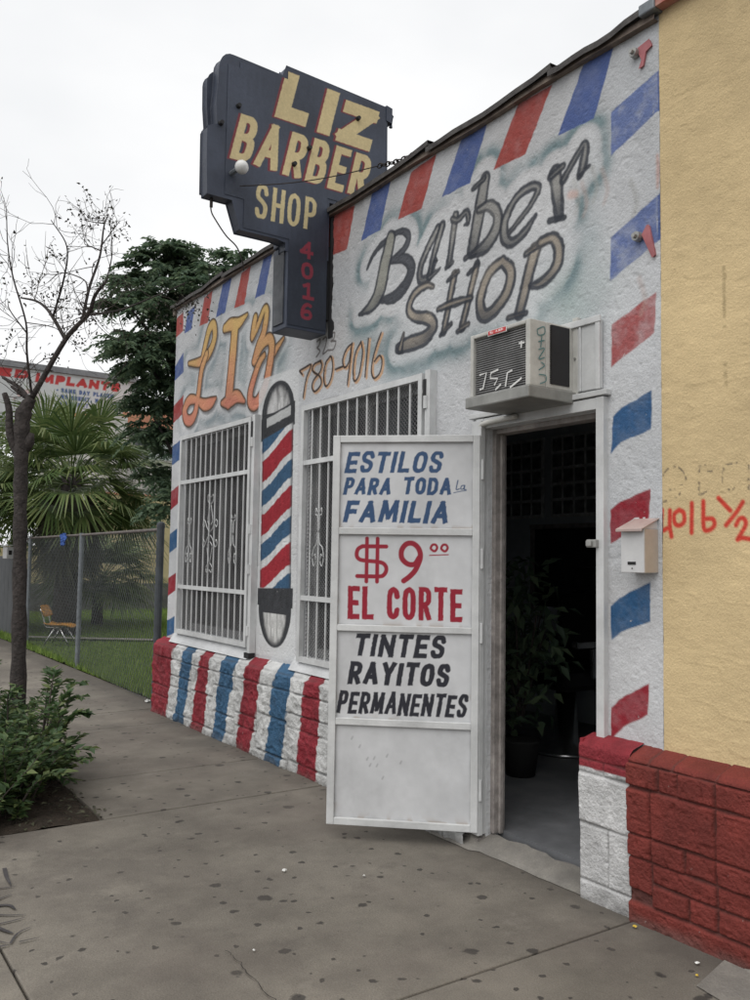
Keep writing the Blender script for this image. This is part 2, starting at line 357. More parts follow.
# ------------------------------------------------------------------ hand-painted surfaces (colour per vertex on a fine grid)
def vnoise(U, V, s, seed):
    r = np.random.default_rng(seed); g = r.random((64, 64))
    x = U / s; y = V / s; x0 = np.floor(x).astype(int); y0 = np.floor(y).astype(int)
    fx = x - x0; fy = y - y0; fx = fx * fx * (3 - 2 * fx); fy = fy * fy * (3 - 2 * fy)
    G = lambda a, b: g[a % 64, b % 64]
    return (G(x0, y0) * (1 - fx) + G(x0 + 1, y0) * fx) * (1 - fy) + (G(x0, y0 + 1) * (1 - fx) + G(x0 + 1, y0 + 1) * fx) * fy

def sstep(a, b, x):
    t = np.clip((x - a) / (b - a), 0, 1); return t * t * (3 - 2 * t)

def spline(P, k=6):
    P = np.asarray(P, float)
    if len(P) < 3: return P
    Q = np.vstack([2 * P[0] - P[1], P, 2 * P[-1] - P[-2]]); R = []
    for i in range(1, len(Q) - 2):
        for t in np.arange(k) / k:
            a, b, c, d = Q[i - 1], Q[i], Q[i + 1], Q[i + 2]
            R.append(.5 * (2 * b + (c - a) * t + (2 * a - 5 * b + 4 * c - d) * t * t + (3 * b - a - 3 * c + d) * t ** 3))
    R.append(P[-1]); return np.array(R)

class Canvas:
    def __init__(s, U, V, base):
        s.U, s.V = U, V
        s.C = np.empty(U.shape + (3,)); s.C[:] = base
        s.px = abs(U[0, 1] - U[0, 0]) if U.shape[1] > 1 else .005
    def crop(s, x0, x1, y0, y1):
        u = s.U[0]; v = s.V[:, 0]
        iu = np.where((u >= x0) & (u <= x1))[0]; iv = np.where((v >= y0) & (v <= y1))[0]
        if len(iu) == 0 or len(iv) == 0: return None
        return (slice(iv[0], iv[-1] + 1), slice(iu[0], iu[-1] + 1))
    def put(s, sl, a, col):
        c = s.C[sl]; a = a[..., None]; s.C[sl] = c * (1 - a) + np.asarray(col) * a
    def sdf_strokes(s, strokes, margin, smooth=True):
        S = [np.asarray(q, float) for q in strokes]
        if smooth: S = [spline(q) for q in S]
        A = np.concatenate(S); rm = A[:, 2].max() + margin
        sl = s.crop(A[:, 0].min() - rm, A[:, 0].max() + rm, A[:, 1].min() - rm, A[:, 1].max() + rm)
        if sl is None: return None, None
        U, V = s.U[sl], s.V[sl]; D = np.full(U.shape, 9.)
        u1 = U[0]; v1 = V[:, 0]
        for q in S:
            for a, b in zip(q[:-1], q[1:]):
                m = max(a[2], b[2]) + margin + .01
                iu = np.where((u1 > min(a[0], b[0]) - m) & (u1 < max(a[0], b[0]) + m))[0]; iv = np.where((v1 > min(a[1], b[1]) - m) & (v1 < max(a[1], b[1]) + m))[0]
                if len(iu) == 0 or len(iv) == 0: continue
                k = (slice(iv[0], iv[-1] + 1), slice(iu[0], iu[-1] + 1))
                dx, dy = b[0] - a[0], b[1] - a[1]; ll = dx * dx + dy * dy + 1e-12
                t = np.clip(((U[k] - a[0]) * dx + (V[k] - a[1]) * dy) / ll, 0, 1)
                d = np.hypot(U[k] - a[0] - t * dx, V[k] - a[1] - t * dy) - (a[2] + t * (b[2] - a[2]))
                D[k] = np.minimum(D[k], d)
        return sl, D
    def strokes(s, strokes, col, grow=0, off=(0, 0), soft=None, smooth=True, a=1.0):
        st = [[(p[0] + off[0], p[1] + off[1], p[2] + grow) for p in q] for q in strokes]
        f = soft or s.px * .6
        sl, D = s.sdf_strokes(st, f * 2 + .01, smooth)
        if sl is not None: s.put(sl, a * (1 - sstep(-f, f, D)), col)
    def poly(s, pts, col, wob=.003, a=1.0, tex=None):
        P = np.asarray(pts, float)
        sl = s.crop(P[:, 0].min() - .03, P[:, 0].max() + .03, P[:, 1].min() - .03, P[:, 1].max() + .03)
        if sl is None: return
        U, V = s.U[sl], s.V[sl]; D = np.full(U.shape, 9.); ins = np.zeros(U.shape, bool)
        for p, q in zip(P, np.roll(P, -1, 0)):
            dx, dy = q - p; t = np.clip(((U - p[0]) * dx + (V - p[1]) * dy) / (dx * dx + dy * dy + 1e-12), 0, 1)
            D = np.minimum(D, np.hypot(U - p[0] - t * dx, V - p[1] - t * dy))
            c = ((p[1] > V) != (q[1] > V)); ins ^= c & (U < (q[0] - p[0]) * (V - p[1]) / (q[1] - p[1] + 1e-12) + p[0])
        D = np.where(ins, -D, D) + (vnoise(U, V, .035, 5) - .5) * 2 * wob
        A = a * (1 - sstep(-s.px * .6, s.px * .6, D))
        if tex: A = A * tex(U, V)
        s.put(sl, A, col)

# brush alphabet: 'b' straight flat-ended strokes, 'c' rounded strokes
GL = {'E': (.8, [('b', 0, 0, 0, 1), ('b', 0, 1, 1, 1), ('b', 0, .5, .85, .5), ('b', 0, 0, 1, 0)]),
 'F': (.8, [('b', 0, 0, 0, 1), ('b', 0, 1, 1, 1), ('b', 0, .5, .85, .5)]),
 'S': (.85, [('c', (1, .8), (.85, .97), (.5, 1.02), (.15, .97), (0, .78), (.1, .62), (.5, .52), (.9, .4), (1, .22), (.85, .03), (.5, -.02), (.15, .03), (0, .2))]),
 'T': (.9, [('b', 0, 1, 1, 1), ('b', .5, 0, .5, 1)]), 'I': (.0, [('b', 0, 0, 0, 1)]),
 'L': (.75, [('b', 0, 0, 0, 1), ('b', 0, 0, 1, 0)]),
 'O': (.95, [('c', (.5, 1), (.12, .9), (0, .65), (0, .35), (.12, .1), (.5, 0), (.88, .1), (1, .35), (1, .65), (.88, .9), (.5, 1))]),
 'P': (.85, [('b', 0, 0, 0, 1), ('c', (0, 1), (.6, 1), (.95, .88), (.95, .58), (.6, .46), (0, .46))]),
 'R': (.9, [('b', 0, 0, 0, 1), ('c', (0, 1), (.6, 1), (.95, .88), (.95, .6), (.6, .48), (0, .48)), ('b', .5, .45, 1, 0)]),
 'A': (1.1, [('b', 0, 0, .5, 1), ('b', 1, 0, .5, 1), ('b', .22, .3, .78, .3)]),
 'D': (.95, [('b', 0, 0, 0, 1), ('c', (0, 1), (.55, 1), (.95, .8), (1, .5), (.95, .2), (.55, 0), (0, 0))]),
 'M': (1.35, [('b', 0, 0, .1, 1), ('b', .1, 1, .5, .15), ('b', .5, .15, .9, 1), ('b', 1, 0, .9, 1)]),
 'N': (1.0, [('b', 0, 0, 0, 1), ('b', 0, 1, 1, 0), ('b', 1, 0, 1, 1)]),
 'Y': (1.0, [('b', 0, 1, .5, .45), ('b', 1, 1, .5, .45), ('b', .5, 0, .5, .45)]),
 'C': (.9, [('c', (1, .75), (.88, .92), (.5, 1), (.12, .9), (0, .65), (0, .35), (.12, .1), (.5, 0), (.88, .08), (1, .25))]),
 'B': (.85, [('b', 0, 0, 0, 1), ('c', (0, 1), (.6, 1), (.92, .88), (.92, .66), (.6, .53), (0, .53)), ('c', (.6, .53), (1, .42), (1, .12), (.65, 0), (0, 0))]),
 'H': (.9, [('b', 0, 0, 0, 1), ('b', 1, 0, 1, 1), ('b', 0, .5, 1, .5)]),
 'Z': (.9, [('b', 0, 1, 1, 1), ('b', 1, 1, 0, 0), ('b', 0, 0, 1, 0)]),
 'G': (.95, [('c', (1, .78), (.85, .95), (.5, 1), (.12, .9), (0, .65), (0, .35), (.12, .1), (.5, 0), (.88, .08), (1, .3)), ('b', 1, .1, 1, .42), ('b', .55, .42, 1, .42)]),
 'W': (1.35, [('b', 0, 1, .25, 0), ('b', .25, 0, .5, .8), ('b', .5, .8, .75, 0), ('b', .75, 0, 1, 1)]),
 'U': (.9, [('c', (0, 1), (0, .3), (.15, .06), (.5, 0), (.85, .06), (1, .3), (1, 1))]),
 'V': (1.0, [('b', 0, 1, .5, 0), ('b', 1, 1, .5, 0)]),
 '0': (.9, [('c', (.5, 1), (.12, .88), (0, .6), (0, .4), (.12, .12), (.5, 0), (.88, .12), (1, .4), (1, .6), (.88, .88), (.5, 1))]),
 '1': (.35, [('b', .5, 0, .5, 1), ('b', 0, .85, .5, 1), ('b', 0, 0, 1, 0)]),
 '4': (.95, [('b', .7, 0, .7, 1), ('b', .7, 1, 0, .32), ('b', 0, .32, 1, .32)]),
 '6': (.9, [('c', (.95, .95), (.6, 1), (.25, .85), (.03, .5), (0, .25), (.15, .05), (.5, 0), (.85, .05), (1, .25), (.85, .45), (.5, .5), (.1, .38))]),
 '9': (.9, [('c', (.95, .6), (.6, .42), (.2, .5), (0, .72), (.15, .94), (.5, 1), (.85, .94), (1, .7), (.95, .45), (.45, 0))]),
 ',': (.0, [('b', 0, -.15, 0, .08)]), '.': (.0, [('b', 0, 0, 0, .03)]), ' ': (.5, [])}

def text_sdf(cv, txt, x0, y0, width, h, r, shear=0, gap=.28, jit=0, seed=1):
    """signed distance of a hand-lettered line: baseline start (x0,y0), total width, letter height, half stroke r"""
    rr = np.random.default_rng(seed)
    ws = [GL[c][0] for c in txt]; n = len(txt)
    fixed = n * 2 * r; gapw = gap * (n - 1); k = max((width - fixed) / (sum(ws) + gapw + 1e-9), 1e-4) if sum(ws) + gapw > 0 else 0.
    sl = cv.crop(x0 - .06, x0 + width + abs(shear) * h + .06, y0 - .06 - h * .2, y0 + h + .06)
    if sl is None: return None, None
    V = cv.V[sl]; U = cv.U[sl] - shear * (V - y0); D = np.full(U.shape, 9.); x = x0
    for c, wc in zip(txt, ws):
        lw = wc * k; dy = (rr.random() - .5) * jit * h; hh = h * (1 + (rr.random() - .5) * jit)
        d = np.full(U.shape, 9.)
        X = lambda u: x + r + u * lw
        Y = lambda v: y0 + dy + r + v * (hh - 2 * r)
        for st in GL[c][1]:
            if st[0] == 'b':
                _, a, b, e, f = st; p = np.array([X(a), Y(b)]); q = np.array([X(e), Y(f)])
                diag = (a != e) and (b != f); t = q - p; L = np.linalg.norm(t); t /= L + 1e-9
                cx = (p + q) / 2; along = np.abs((U - cx[0]) * t[0] + (V - cx[1]) * t[1]) - L / 2 - (r * .9 if diag else r)
                perp = np.abs((U - cx[0]) * -t[1] + (V - cx[1]) * t[0]) - r
                d = np.minimum(d, np.maximum(along, perp))
            else:
                P = spline([(X(a), Y(b)) for a, b in st[1:]], 5)
                for p, q in zip(P[:-1], P[1:]):
                    e = q - p; t = np.clip(((U - p[0]) * e[0] + (V - p[1]) * e[1]) / (e @ e + 1e-12), 0, 1)
                    d = np.minimum(d, np.hypot(U - p[0] - t * e[0], V - p[1] - t * e[1]) - r)
        if c not in ',': d = np.maximum(d, np.maximum(y0 + dy - V, V - (y0 + dy + hh)))
        D = np.minimum(D, d); x += lw + 2 * r + gap * k
    return sl, D

def write(cv, txt, x0, y0, width, h, r, col, shear=0, gap=.28, jit=.04, seed=1, edge=None, off=(0, 0), a=1.0):
    if edge:
        sl, D = text_sdf(cv, txt, x0 + off[0], y0 + off[1], width, h, r, shear, gap, jit, seed)
        cv.put(sl, 1 - sstep(-cv.px * .6, cv.px * .6, D - edge[1]), edge[0])
    sl, D = text_sdf(cv, txt, x0, y0, width, h, r, shear, gap, jit, seed)
    D = D + (vnoise(cv.U[sl], cv.V[sl], .012, 9) - .5) * .003
    cv.put(sl, a * (1 - sstep(-cv.px * .6, cv.px * .6, D)), col)

def grid(u0, u1, v0, v1, res):
    nu = int(round((u1 - u0) / res)) + 1; nv = int(round((v1 - v0) / res)) + 1
    return np.meshgrid(np.linspace(u0, u1, nu), np.linspace(v0, v1, nv))

def grid_faces(nv, nu, keep=None):
    i = np.arange(nv * nu).reshape(nv, nu)
    F = np.stack([i[:-1, :-1], i[:-1, 1:], i[1:, 1:], i[1:, :-1]], -1)
    F = F[keep] if keep is not None else F.reshape(-1, 4)
    return F

# ------------------------------------------------------------------ measured lettering and stripes, in metres on the wall (y, z, half width)
BARB_B=[[(4.203,3.347,0.0436),(4.256,3.207,0.0483),(4.317,3.048,0.0487),(4.402,2.98,0.0358),(4.531,2.954,0.0122)],[(4.448,3.232,0.0121),(4.389,3.295,0.015),(4.281,3.345,0.0177),(4.125,3.364,0.0172),(4.044,3.338,0.0213),(4.019,3.291,0.0226),(4.065,3.238,0.0227),(4.179,3.212,0.0174)],[(4.179,3.207,0.0202),(4.05,3.18,0.0283),(3.988,3.114,0.0336),(4.027,3.035,0.0338),(4.146,2.978,0.0344),(4.293,2.99,0.0176)]]
BARB=[[(3.743,3.269,0.0175),(3.838,3.172,0.0178),(3.899,3.084,0.0179),(3.897,3.016,0.0193),(3.826,3.009,0.0177),(3.758,3.091,0.0121)],[(3.704,3.276,0.0174),(3.777,3.12,0.0176),(3.815,3.003,0.0163)],[(3.815,3.003,0.0136),(3.753,3.019,0.0108),(3.712,3.035,0.0053)],[(3.586,3.294,0.0171),(3.611,3.173,0.0171),(3.637,3.041,0.0172)],[(3.665,3.02,0.0093),(3.609,3.036,0.0092)],[(3.616,3.282,0.0132),(3.565,3.26,0.0131),(3.495,3.281,0.0142),(3.481,3.224,0.0129),(3.511,3.214,0.0065)],[(3.347,3.409,0.0261),(3.389,3.246,0.0291),(3.447,3.052,0.0264)],[(3.504,3.028,0.0119),(3.429,3.041,0.0117)],[(3.437,3.391,0.0118),(3.351,3.417,0.0116)],[(3.394,3.258,0.0146),(3.31,3.255,0.0201),(3.249,3.194,0.0227),(3.259,3.113,0.0256),(3.343,3.047,0.0259),(3.457,3.033,0.0132)],[(3.164,3.063,0.0112),(3.026,3.144,0.0122),(2.957,3.217,0.0148),(3.007,3.248,0.0163),(3.111,3.226,0.0166),(3.19,3.139,0.0196),(3.193,3.048,0.021),(3.136,3.007,0.018),(3.041,3.039,0.0163),(2.972,3.095,0.0081)],[(2.847,3.261,0.0237),(2.832,3.153,0.0236),(2.82,3.046,0.0195)],[(2.883,3.037,0.0106),(2.788,3.022,0.0104)],[(2.877,3.25,0.0132),(2.797,3.274,0.013)],[(2.797,3.205,0.0143),(2.666,3.33,0.0127),(2.672,3.238,0.0178),(2.697,3.186,0.0115)],[(2.697,3.186,0.0064),(2.636,3.214,0.0063)]]
SHOP=[[(3.774,2.942,0.0108),(3.844,2.967,0.0164),(3.953,2.945,0.0195),(4.004,2.875,0.021),(3.95,2.813,0.0222),(3.825,2.773,0.0258),(3.773,2.716,0.0255),(3.857,2.664,0.03),(3.999,2.66,0.0307),(4.104,2.655,0.0227)],[(4.054,2.733,0.0085),(4.088,2.648,0.0198)],[(3.591,2.964,0.0183),(3.635,2.811,0.0184),(3.68,2.666,0.0185)],[(3.646,2.945,0.0106),(3.561,2.972,0.0104)],[(3.708,2.652,0.0106),(3.614,2.697,0.0105)],[(3.407,2.969,0.0177),(3.467,2.803,0.0179),(3.526,2.654,0.018)],[(3.477,2.936,0.0102),(3.394,2.972,0.0101)],[(3.559,2.643,0.0116),(3.471,2.665,0.0115)],[(3.732,2.802,0.012),(3.609,2.807,0.017),(3.451,2.799,0.0127)],[(3.209,2.933,0.0196),(3.313,2.894,0.0214),(3.376,2.774,0.0231),(3.354,2.685,0.0258),(3.276,2.687,0.0241),(3.174,2.76,0.0236),(3.148,2.859,0.0235),(3.209,2.933,0.0196)],[(2.974,2.926,0.0241),(3.032,2.782,0.0244),(3.084,2.633,0.0232)],[(3.166,2.626,0.0111),(3.039,2.625,0.0108)],[(3.041,2.92,0.0122),(2.901,2.948,0.0119)],[(2.943,2.949,0.0173),(2.861,2.945,0.0197),(2.82,2.881,0.0221),(2.84,2.798,0.0222),(2.927,2.748,0.0199),(3.008,2.75,0.0121)]]
LIZ_L=[[(7.035,3.13,0.0206),(6.979,3.251,0.0224),(6.892,3.372,0.0241),(6.807,3.382,0.0238),(6.784,3.277,0.0237),(6.87,3.172,0.024),(7.054,3.113,0.0244),(7.339,3.145,0.0097)],[(6.948,3.155,0.0204),(7.044,3.032,0.0225),(7.103,2.827,0.0226),(7.166,2.669,0.0246),(7.264,2.618,0.0268),(7.37,2.645,0.0271),(7.403,2.735,0.0272),(7.296,2.805,0.025),(7.133,2.785,0.0189)],[(7.09,2.765,0.0188),(6.965,2.718,0.0278),(6.826,2.713,0.0256),(6.724,2.738,0.0072)]]
LIZ_I=[[(6.582,3.306,0.0179),(6.474,3.312,0.0265),(6.324,3.289,0.0243),(6.163,3.326,0.0068)],[(6.379,3.27,0.0314),(6.424,2.971,0.0315),(6.469,2.683,0.035)],[(6.6,2.68,0.0107),(6.469,2.677,0.028),(6.315,2.694,0.0258),(6.176,2.635,0.0085)]]
LIZ_Z=[[(6.021,3.267,0.02),(6.043,3.198,0.0201),(6.065,3.117,0.0134),(5.961,3.21,0.0166),(5.871,3.3,0.0164),(5.826,3.27,0.0212),(5.862,3.13,0.0229),(5.951,3.032,0.0231),(6.028,2.927,0.0167)],[(5.714,2.922,0.0224),(5.541,3.01,0.0063)],[(6.015,2.92,0.0166),(5.903,3.023,0.0214),(5.778,3.053,0.0243),(5.727,2.988,0.0257),(5.756,2.852,0.0274),(5.824,2.693,0.0276),(5.958,2.589,0.028),(6.062,2.616,0.0267),(6.062,2.715,0.0234),(5.943,2.885,0.0198),(5.852,2.941,0.013)]]
PHONE=[[(5.294,2.725,0.0081),(5.221,2.734,0.008),(5.13,2.738,0.0079),(5.197,2.652,0.008),(5.233,2.528,0.008)],[(5.294,2.725,0.0081),(5.251,2.692,0.008)],[(5.002,2.745,0.0077),(5.09,2.736,0.0078),(5.108,2.693,0.0079),(5.008,2.636,0.0077),(4.996,2.579,0.0077),(5.072,2.545,0.0078),(5.113,2.577,0.0079),(5.095,2.625,0.0078),(5.009,2.671,0.0077),(4.991,2.718,0.0077),(5.012,2.747,0.0078)],[(4.879,2.753,0.0076),(4.943,2.71,0.0077),(4.959,2.613,0.0077),(4.928,2.558,0.0077),(4.873,2.589,0.0076),(4.848,2.663,0.0076),(4.859,2.734,0.0076),(4.879,2.753,0.0076)],[(4.81,2.652,0.0075),(4.72,2.655,0.0074)],[(4.61,2.788,0.0073),(4.679,2.759,0.0074),(4.721,2.699,0.0074),(4.702,2.647,0.0074),(4.65,2.667,0.0074),(4.61,2.788,0.0073)],[(4.61,2.788,0.0073),(4.635,2.655,0.0073),(4.662,2.526,0.0074)],[(4.507,2.777,0.0072),(4.573,2.71,0.0073),(4.595,2.591,0.0073),(4.576,2.536,0.0073),(4.526,2.57,0.0072),(4.488,2.694,0.0072),(4.507,2.777,0.0072)],[(4.425,2.779,0.0071),(4.456,2.544,0.0071)],[(4.289,2.788,0.007),(4.35,2.695,0.007),(4.387,2.583,0.0071),(4.361,2.519,0.007),(4.298,2.54,0.007),(4.276,2.609,0.0069),(4.301,2.649,0.007),(4.356,2.623,0.007)]]
AREA=[[(5.057,2.887,0.0065),(5.014,2.894,0.0065),(5.026,2.856,0.0065),(5.053,2.843,0.0065),(5.015,2.813,0.0065),(5.062,2.782,0.0065)],[(4.979,2.887,0.0064),(4.937,2.893,0.0064),(4.939,2.839,0.0064),(4.975,2.786,0.0064),(4.905,2.8,0.0064)],[(4.884,2.898,0.0064),(4.828,2.901,0.0063),(4.836,2.863,0.0063),(4.873,2.851,0.0063),(4.813,2.839,0.0063),(4.834,2.793,0.0063),(4.899,2.796,0.0064)],[(4.897,2.99,0.0064),(4.859,2.992,0.0063),(4.867,2.954,0.0064)]]
RED=[[(4.932,3.72),(4.607,3.694),(4.695,3.429),(5.0,3.441)],[(4.0,3.691),(3.762,3.704),(3.89,3.432),(4.13,3.441)],[(3.099,3.709),(2.865,3.703),(3.047,3.428),(3.28,3.434)],[(6.281,3.695),(6.116,3.707),(6.221,3.423),(6.411,3.432)],[(7.025,3.671),(6.847,3.697),(6.935,3.433),(7.125,3.438)],[(7.694,3.623),(7.52,3.663),(7.506,3.48),(7.775,3.433)],[(7.72,2.791),(7.445,2.873),(7.45,2.699),(7.724,2.626)],[(7.695,1.997),(7.446,2.067),(7.45,1.902),(7.7,1.822)],[(7.679,1.205),(7.423,1.282),(7.433,1.119),(7.685,1.038)],[(2.518,1.638),(2.463,1.672),(2.307,1.717),(2.314,1.595),(2.451,1.528),(2.518,1.49)],[(2.517,0.796),(2.451,0.852),(2.321,0.92),(2.325,0.795),(2.451,0.724),(2.518,0.661)]]
BLUE=[[(4.412,3.699),(4.206,3.715),(4.316,3.438),(4.529,3.432)],[(3.542,3.705),(3.322,3.72),(3.467,3.43),(3.707,3.437)],[(2.669,3.709),(2.488,3.714),(2.607,3.424),(2.831,3.435)],[(5.902,3.704),(5.744,3.724),(5.867,3.422),(6.03,3.425)],[(6.65,3.691),(6.473,3.712),(6.586,3.438),(6.767,3.438)],[(7.403,3.633),(7.237,3.649),(7.305,3.449),(7.479,3.447)],[(7.725,3.152),(7.477,3.272),(7.462,3.088),(7.739,3.022)],[(7.718,2.414),(7.467,2.472),(7.453,2.293),(7.723,2.236)],[(7.694,1.604),(7.431,1.678),(7.441,1.503),(7.703,1.424)],[(7.7,0.813),(7.414,0.896),(7.418,0.739),(7.712,0.666)],[(2.505,2.044),(2.459,2.074),(2.298,2.129),(2.303,1.965),(2.46,1.929),(2.513,1.885)],[(2.519,1.225),(2.471,1.263),(2.31,1.334),(2.313,1.172),(2.459,1.122),(2.514,1.081)],[(2.257,3.484),(2.226,3.495),(2.227,3.314),(2.258,3.307)],[(2.264,2.947),(2.23,2.959),(2.232,2.757),(2.266,2.75)]]
FADED=[[(2.508,3.413),(2.257,3.484),(2.258,3.31),(2.508,3.214)],[(2.51,2.842),(2.264,2.947),(2.266,2.75),(2.516,2.648)]]
FRED=[[(2.507,2.452),(2.274,2.538),(2.283,2.368),(2.458,2.288),(2.512,2.261)]]
ADDR=[[(2.252,1.628,0.0102),(2.257,1.548,0.0102),(2.227,1.553,0.0101)],[(2.214,1.624,0.0101),(2.216,1.564,0.0101),(2.207,1.519,0.01)],[(2.171,1.625,0.01),(2.194,1.607,0.01),(2.191,1.572,0.01),(2.169,1.563,0.01),(2.147,1.579,0.0099),(2.15,1.613,0.0099),(2.171,1.625,0.01)],[(2.111,1.649,0.0098),(2.114,1.533,0.0098)],[(2.059,1.654,0.0097),(2.059,1.553,0.0097),(2.036,1.542,0.0096),(2.012,1.56,0.0096),(2.019,1.584,0.0096),(2.051,1.586,0.0097)],[(1.993,1.664,0.0096),(1.944,1.614,0.0094)],[(1.891,1.644,0.0093),(1.922,1.603,0.0094),(1.962,1.559,0.0095)],[(1.92,1.558,0.0094),(1.907,1.581,0.0093),(1.889,1.582,0.0093),(1.882,1.557,0.0093),(1.915,1.504,0.0094)],[(1.915,1.504,0.0094),(1.896,1.51,0.0093),(1.863,1.505,0.0092)]]
FAINT=[[(2.243,1.769,0.0029),(2.224,1.792,0.0029),(2.185,1.8,0.0029),(2.154,1.781,0.0029),(2.136,1.743,0.0029),(2.155,1.701,0.0029),(2.187,1.676,0.0029),(2.244,1.66,0.0029)],[(2.212,1.707,0.0029),(2.149,1.725,0.0029)],[(2.087,1.789,0.0028),(2.033,1.801,0.0028)],[(2.075,1.786,0.0028),(2.079,1.676,0.0028)],[(2.1,1.669,0.0028),(2.035,1.694,0.0028)],[(2.046,1.768,0.0028),(1.987,1.771,0.0028)],[(1.977,1.722,0.0027),(1.964,1.782,0.0027),(1.914,1.793,0.0027)],[(1.954,1.695,0.0027),(1.932,1.694,0.0027),(1.904,1.722,0.0027)],[(1.865,1.779,0.0027),(1.866,1.69,0.0027)]]
SIGN=[(2.102,4.414),(2.102,4.477),(2.125,4.527),(2.158,4.56),(2.21,4.571),(2.55,4.551),(2.582,4.626),(3.378,4.596),(3.385,4.197),(2.982,3.759),(2.935,3.698),(2.953,2.902),(2.614,2.888),(2.599,3.45),(2.525,3.464),(2.276,3.463),(2.244,3.555),(2.215,3.64),(2.044,3.638),(2.031,4.054),(2.106,4.1),(2.093,4.23)]
BULB=(2.229,3.818)
CHAIN=[(2.24,3.716),(3.092,4.032),(3.367,4.158)]
ACW=[[(3.055,2.281),(3.007,2.284),(3.03,2.213),(3.054,2.211)],[(2.925,2.285),(2.975,2.278),(2.98,2.253),(2.929,2.244),(2.952,2.216)],[(2.944,2.194),(2.906,2.214)],[(2.832,2.266),(2.864,2.259),(2.876,2.199)],[(2.846,2.189),(2.771,2.221)],[(2.789,2.379),(2.753,2.377)],[(2.772,2.386),(2.774,2.356)]]
ACS=[[(2.703,2.433),(2.745,2.451),(2.748,2.42),(2.71,2.409),(2.703,2.433)],[(2.71,2.379),(2.748,2.39)],[(2.731,2.407),(2.724,2.355)],[(2.71,2.343),(2.748,2.354),(2.711,2.302),(2.748,2.313)],[(2.725,2.289),(2.748,2.277),(2.711,2.252)],[(2.711,2.232),(2.753,2.232),(2.753,2.207),(2.718,2.192)]]
TREE=[[(0.012,-0.049),(-0.009,0.769),(-0.034,1.511),(-0.052,2.114),(-0.052,2.448),(0.01,2.587)],[(0.025,2.595),(0.273,3.022),(0.457,3.195),(0.529,3.32),(0.633,3.408)],[(0.413,3.156),(0.433,3.428),(0.484,3.694),(0.487,3.946),(0.501,4.072)],[(0.274,3.014),(0.137,3.205),(0.025,3.328),(-0.102,3.419),(-0.272,3.479)],[(0.128,3.229),(0.247,3.487),(0.316,3.676),(0.25,3.816)],[(0.472,3.2),(0.716,3.199),(0.989,3.266),(1.261,3.348)],[(0.01,2.595),(-0.011,2.909),(0.003,3.126),(-0.072,3.435),(-0.089,3.654),(-0.076,3.889)],[(0.01,2.587),(-0.097,2.624),(-0.238,2.713)],[(-0.08,2.57),(-0.146,2.692),(-0.302,2.782)],[(0.482,3.749),(0.372,3.818),(0.262,3.895),(0.211,4.004)],[(0.488,3.804),(0.569,3.9),(0.628,3.979)],[(0.474,3.961),(0.333,4.03),(0.269,4.1)],[(0.427,3.381),(0.337,3.535),(0.103,3.641),(-0.064,3.615)],[(-0.086,3.063),(-0.17,3.247),(-0.237,3.37)],[(0.003,3.126),(0.155,3.128),(0.202,3.098)],[(0.633,3.408),(0.671,3.619),(0.646,3.885)]]
TREEW=['trunk','a','b','c','d','e','f','g','h','i','j','k','l','m','n','o']
TAG=[[(0.898,4.216),(0.884,4.099),(0.878,3.983)],[(0.798,3.975),(0.832,3.973),(0.894,3.963)],[(0.784,3.837),(0.81,3.857),(0.86,3.88)],[(0.78,3.787),(0.825,3.768),(0.838,3.708)],[(0.758,3.7),(0.804,3.663),(0.863,3.637)],[(0.739,3.6),(0.791,3.599),(0.852,3.609)],[(0.736,3.586),(0.761,3.525),(0.782,3.482)],[(0.755,3.398),(0.796,3.473),(0.85,3.507)],[(0.711,3.454),(0.751,3.4)],[(0.7,3.391),(0.748,3.388)],[(0.784,3.393),(0.855,3.392)]]
PST=[7.72,7.234,7.012,6.795,6.631,6.447,6.232,5.986,5.815,5.572,5.372,5.144,4.941,4.747]
PSB=[7.735,7.373,7.217,7.007,6.846,6.588,6.406,6.183,5.962,5.727,5.498,5.264,5.062,4.804]

# ================================================================== the ground
XW = 2.95          # plane of the shop front
YR, YL = 2.25, 7.67
gb = MB(); gb.add([(-150, -150, -.16), (150, -150, -.16), (150, 250, -.16), (-150, 250, -.16)], [(0, 1, 2, 3)])
struct(gb.build('road', MT['asphalt']))
kb = MB(); kb.box(-1.95, -1.8, -20, 60, -.3, .0)
struct(kb.build('kerb', MT['concrete'], bevel=.02))
sub = MB(); sub.box(-1.8, 3.3, -20, 60, -.3, -.03)
struct(sub.build('sidewalk_bed', MT['dark_gap']))
sw = MB()
rows = [-6, -3.2, -.45, 2.33, 4.72, 7.15, 7.85, 10.4, 12.9, 15.4, 17.9, 20.4, 23, 25.6, 28.2, 31, 40]
G2 = .005
for a, b in zip(rows[:-1], rows[1:]):
    xr = 3.06 if a < 7.8 else 3.08
    if abs(a - 4.72) < .01:
        cols = [(-1.79, -.05), (1.5, xr)]
    elif abs(a - 7.15) < .01:
        cols = [(-1.79, .72), (.72, xr)]
    else:
        cols = [(-1.79, .72), (.72, xr)]
    for x0, x1 in cols:
        dz = rng.uniform(-.002, .002)
        if abs(a - 4.72) < .01 and x0 == 1.5:
            for y0, y1 in ((4.72, 5.57), (5.57, 7.15)):
                sw.box(x0, x1 - 0.001, y0 + G2, y1 - G2, -.1, dz)
        else:
            sw.box(x0 + G2, x1 - G2, a + G2, b - G2, -.1, dz)
sidewalk = struct(sw.build('sidewalk', MT['sidewalk'], bevel=.006))
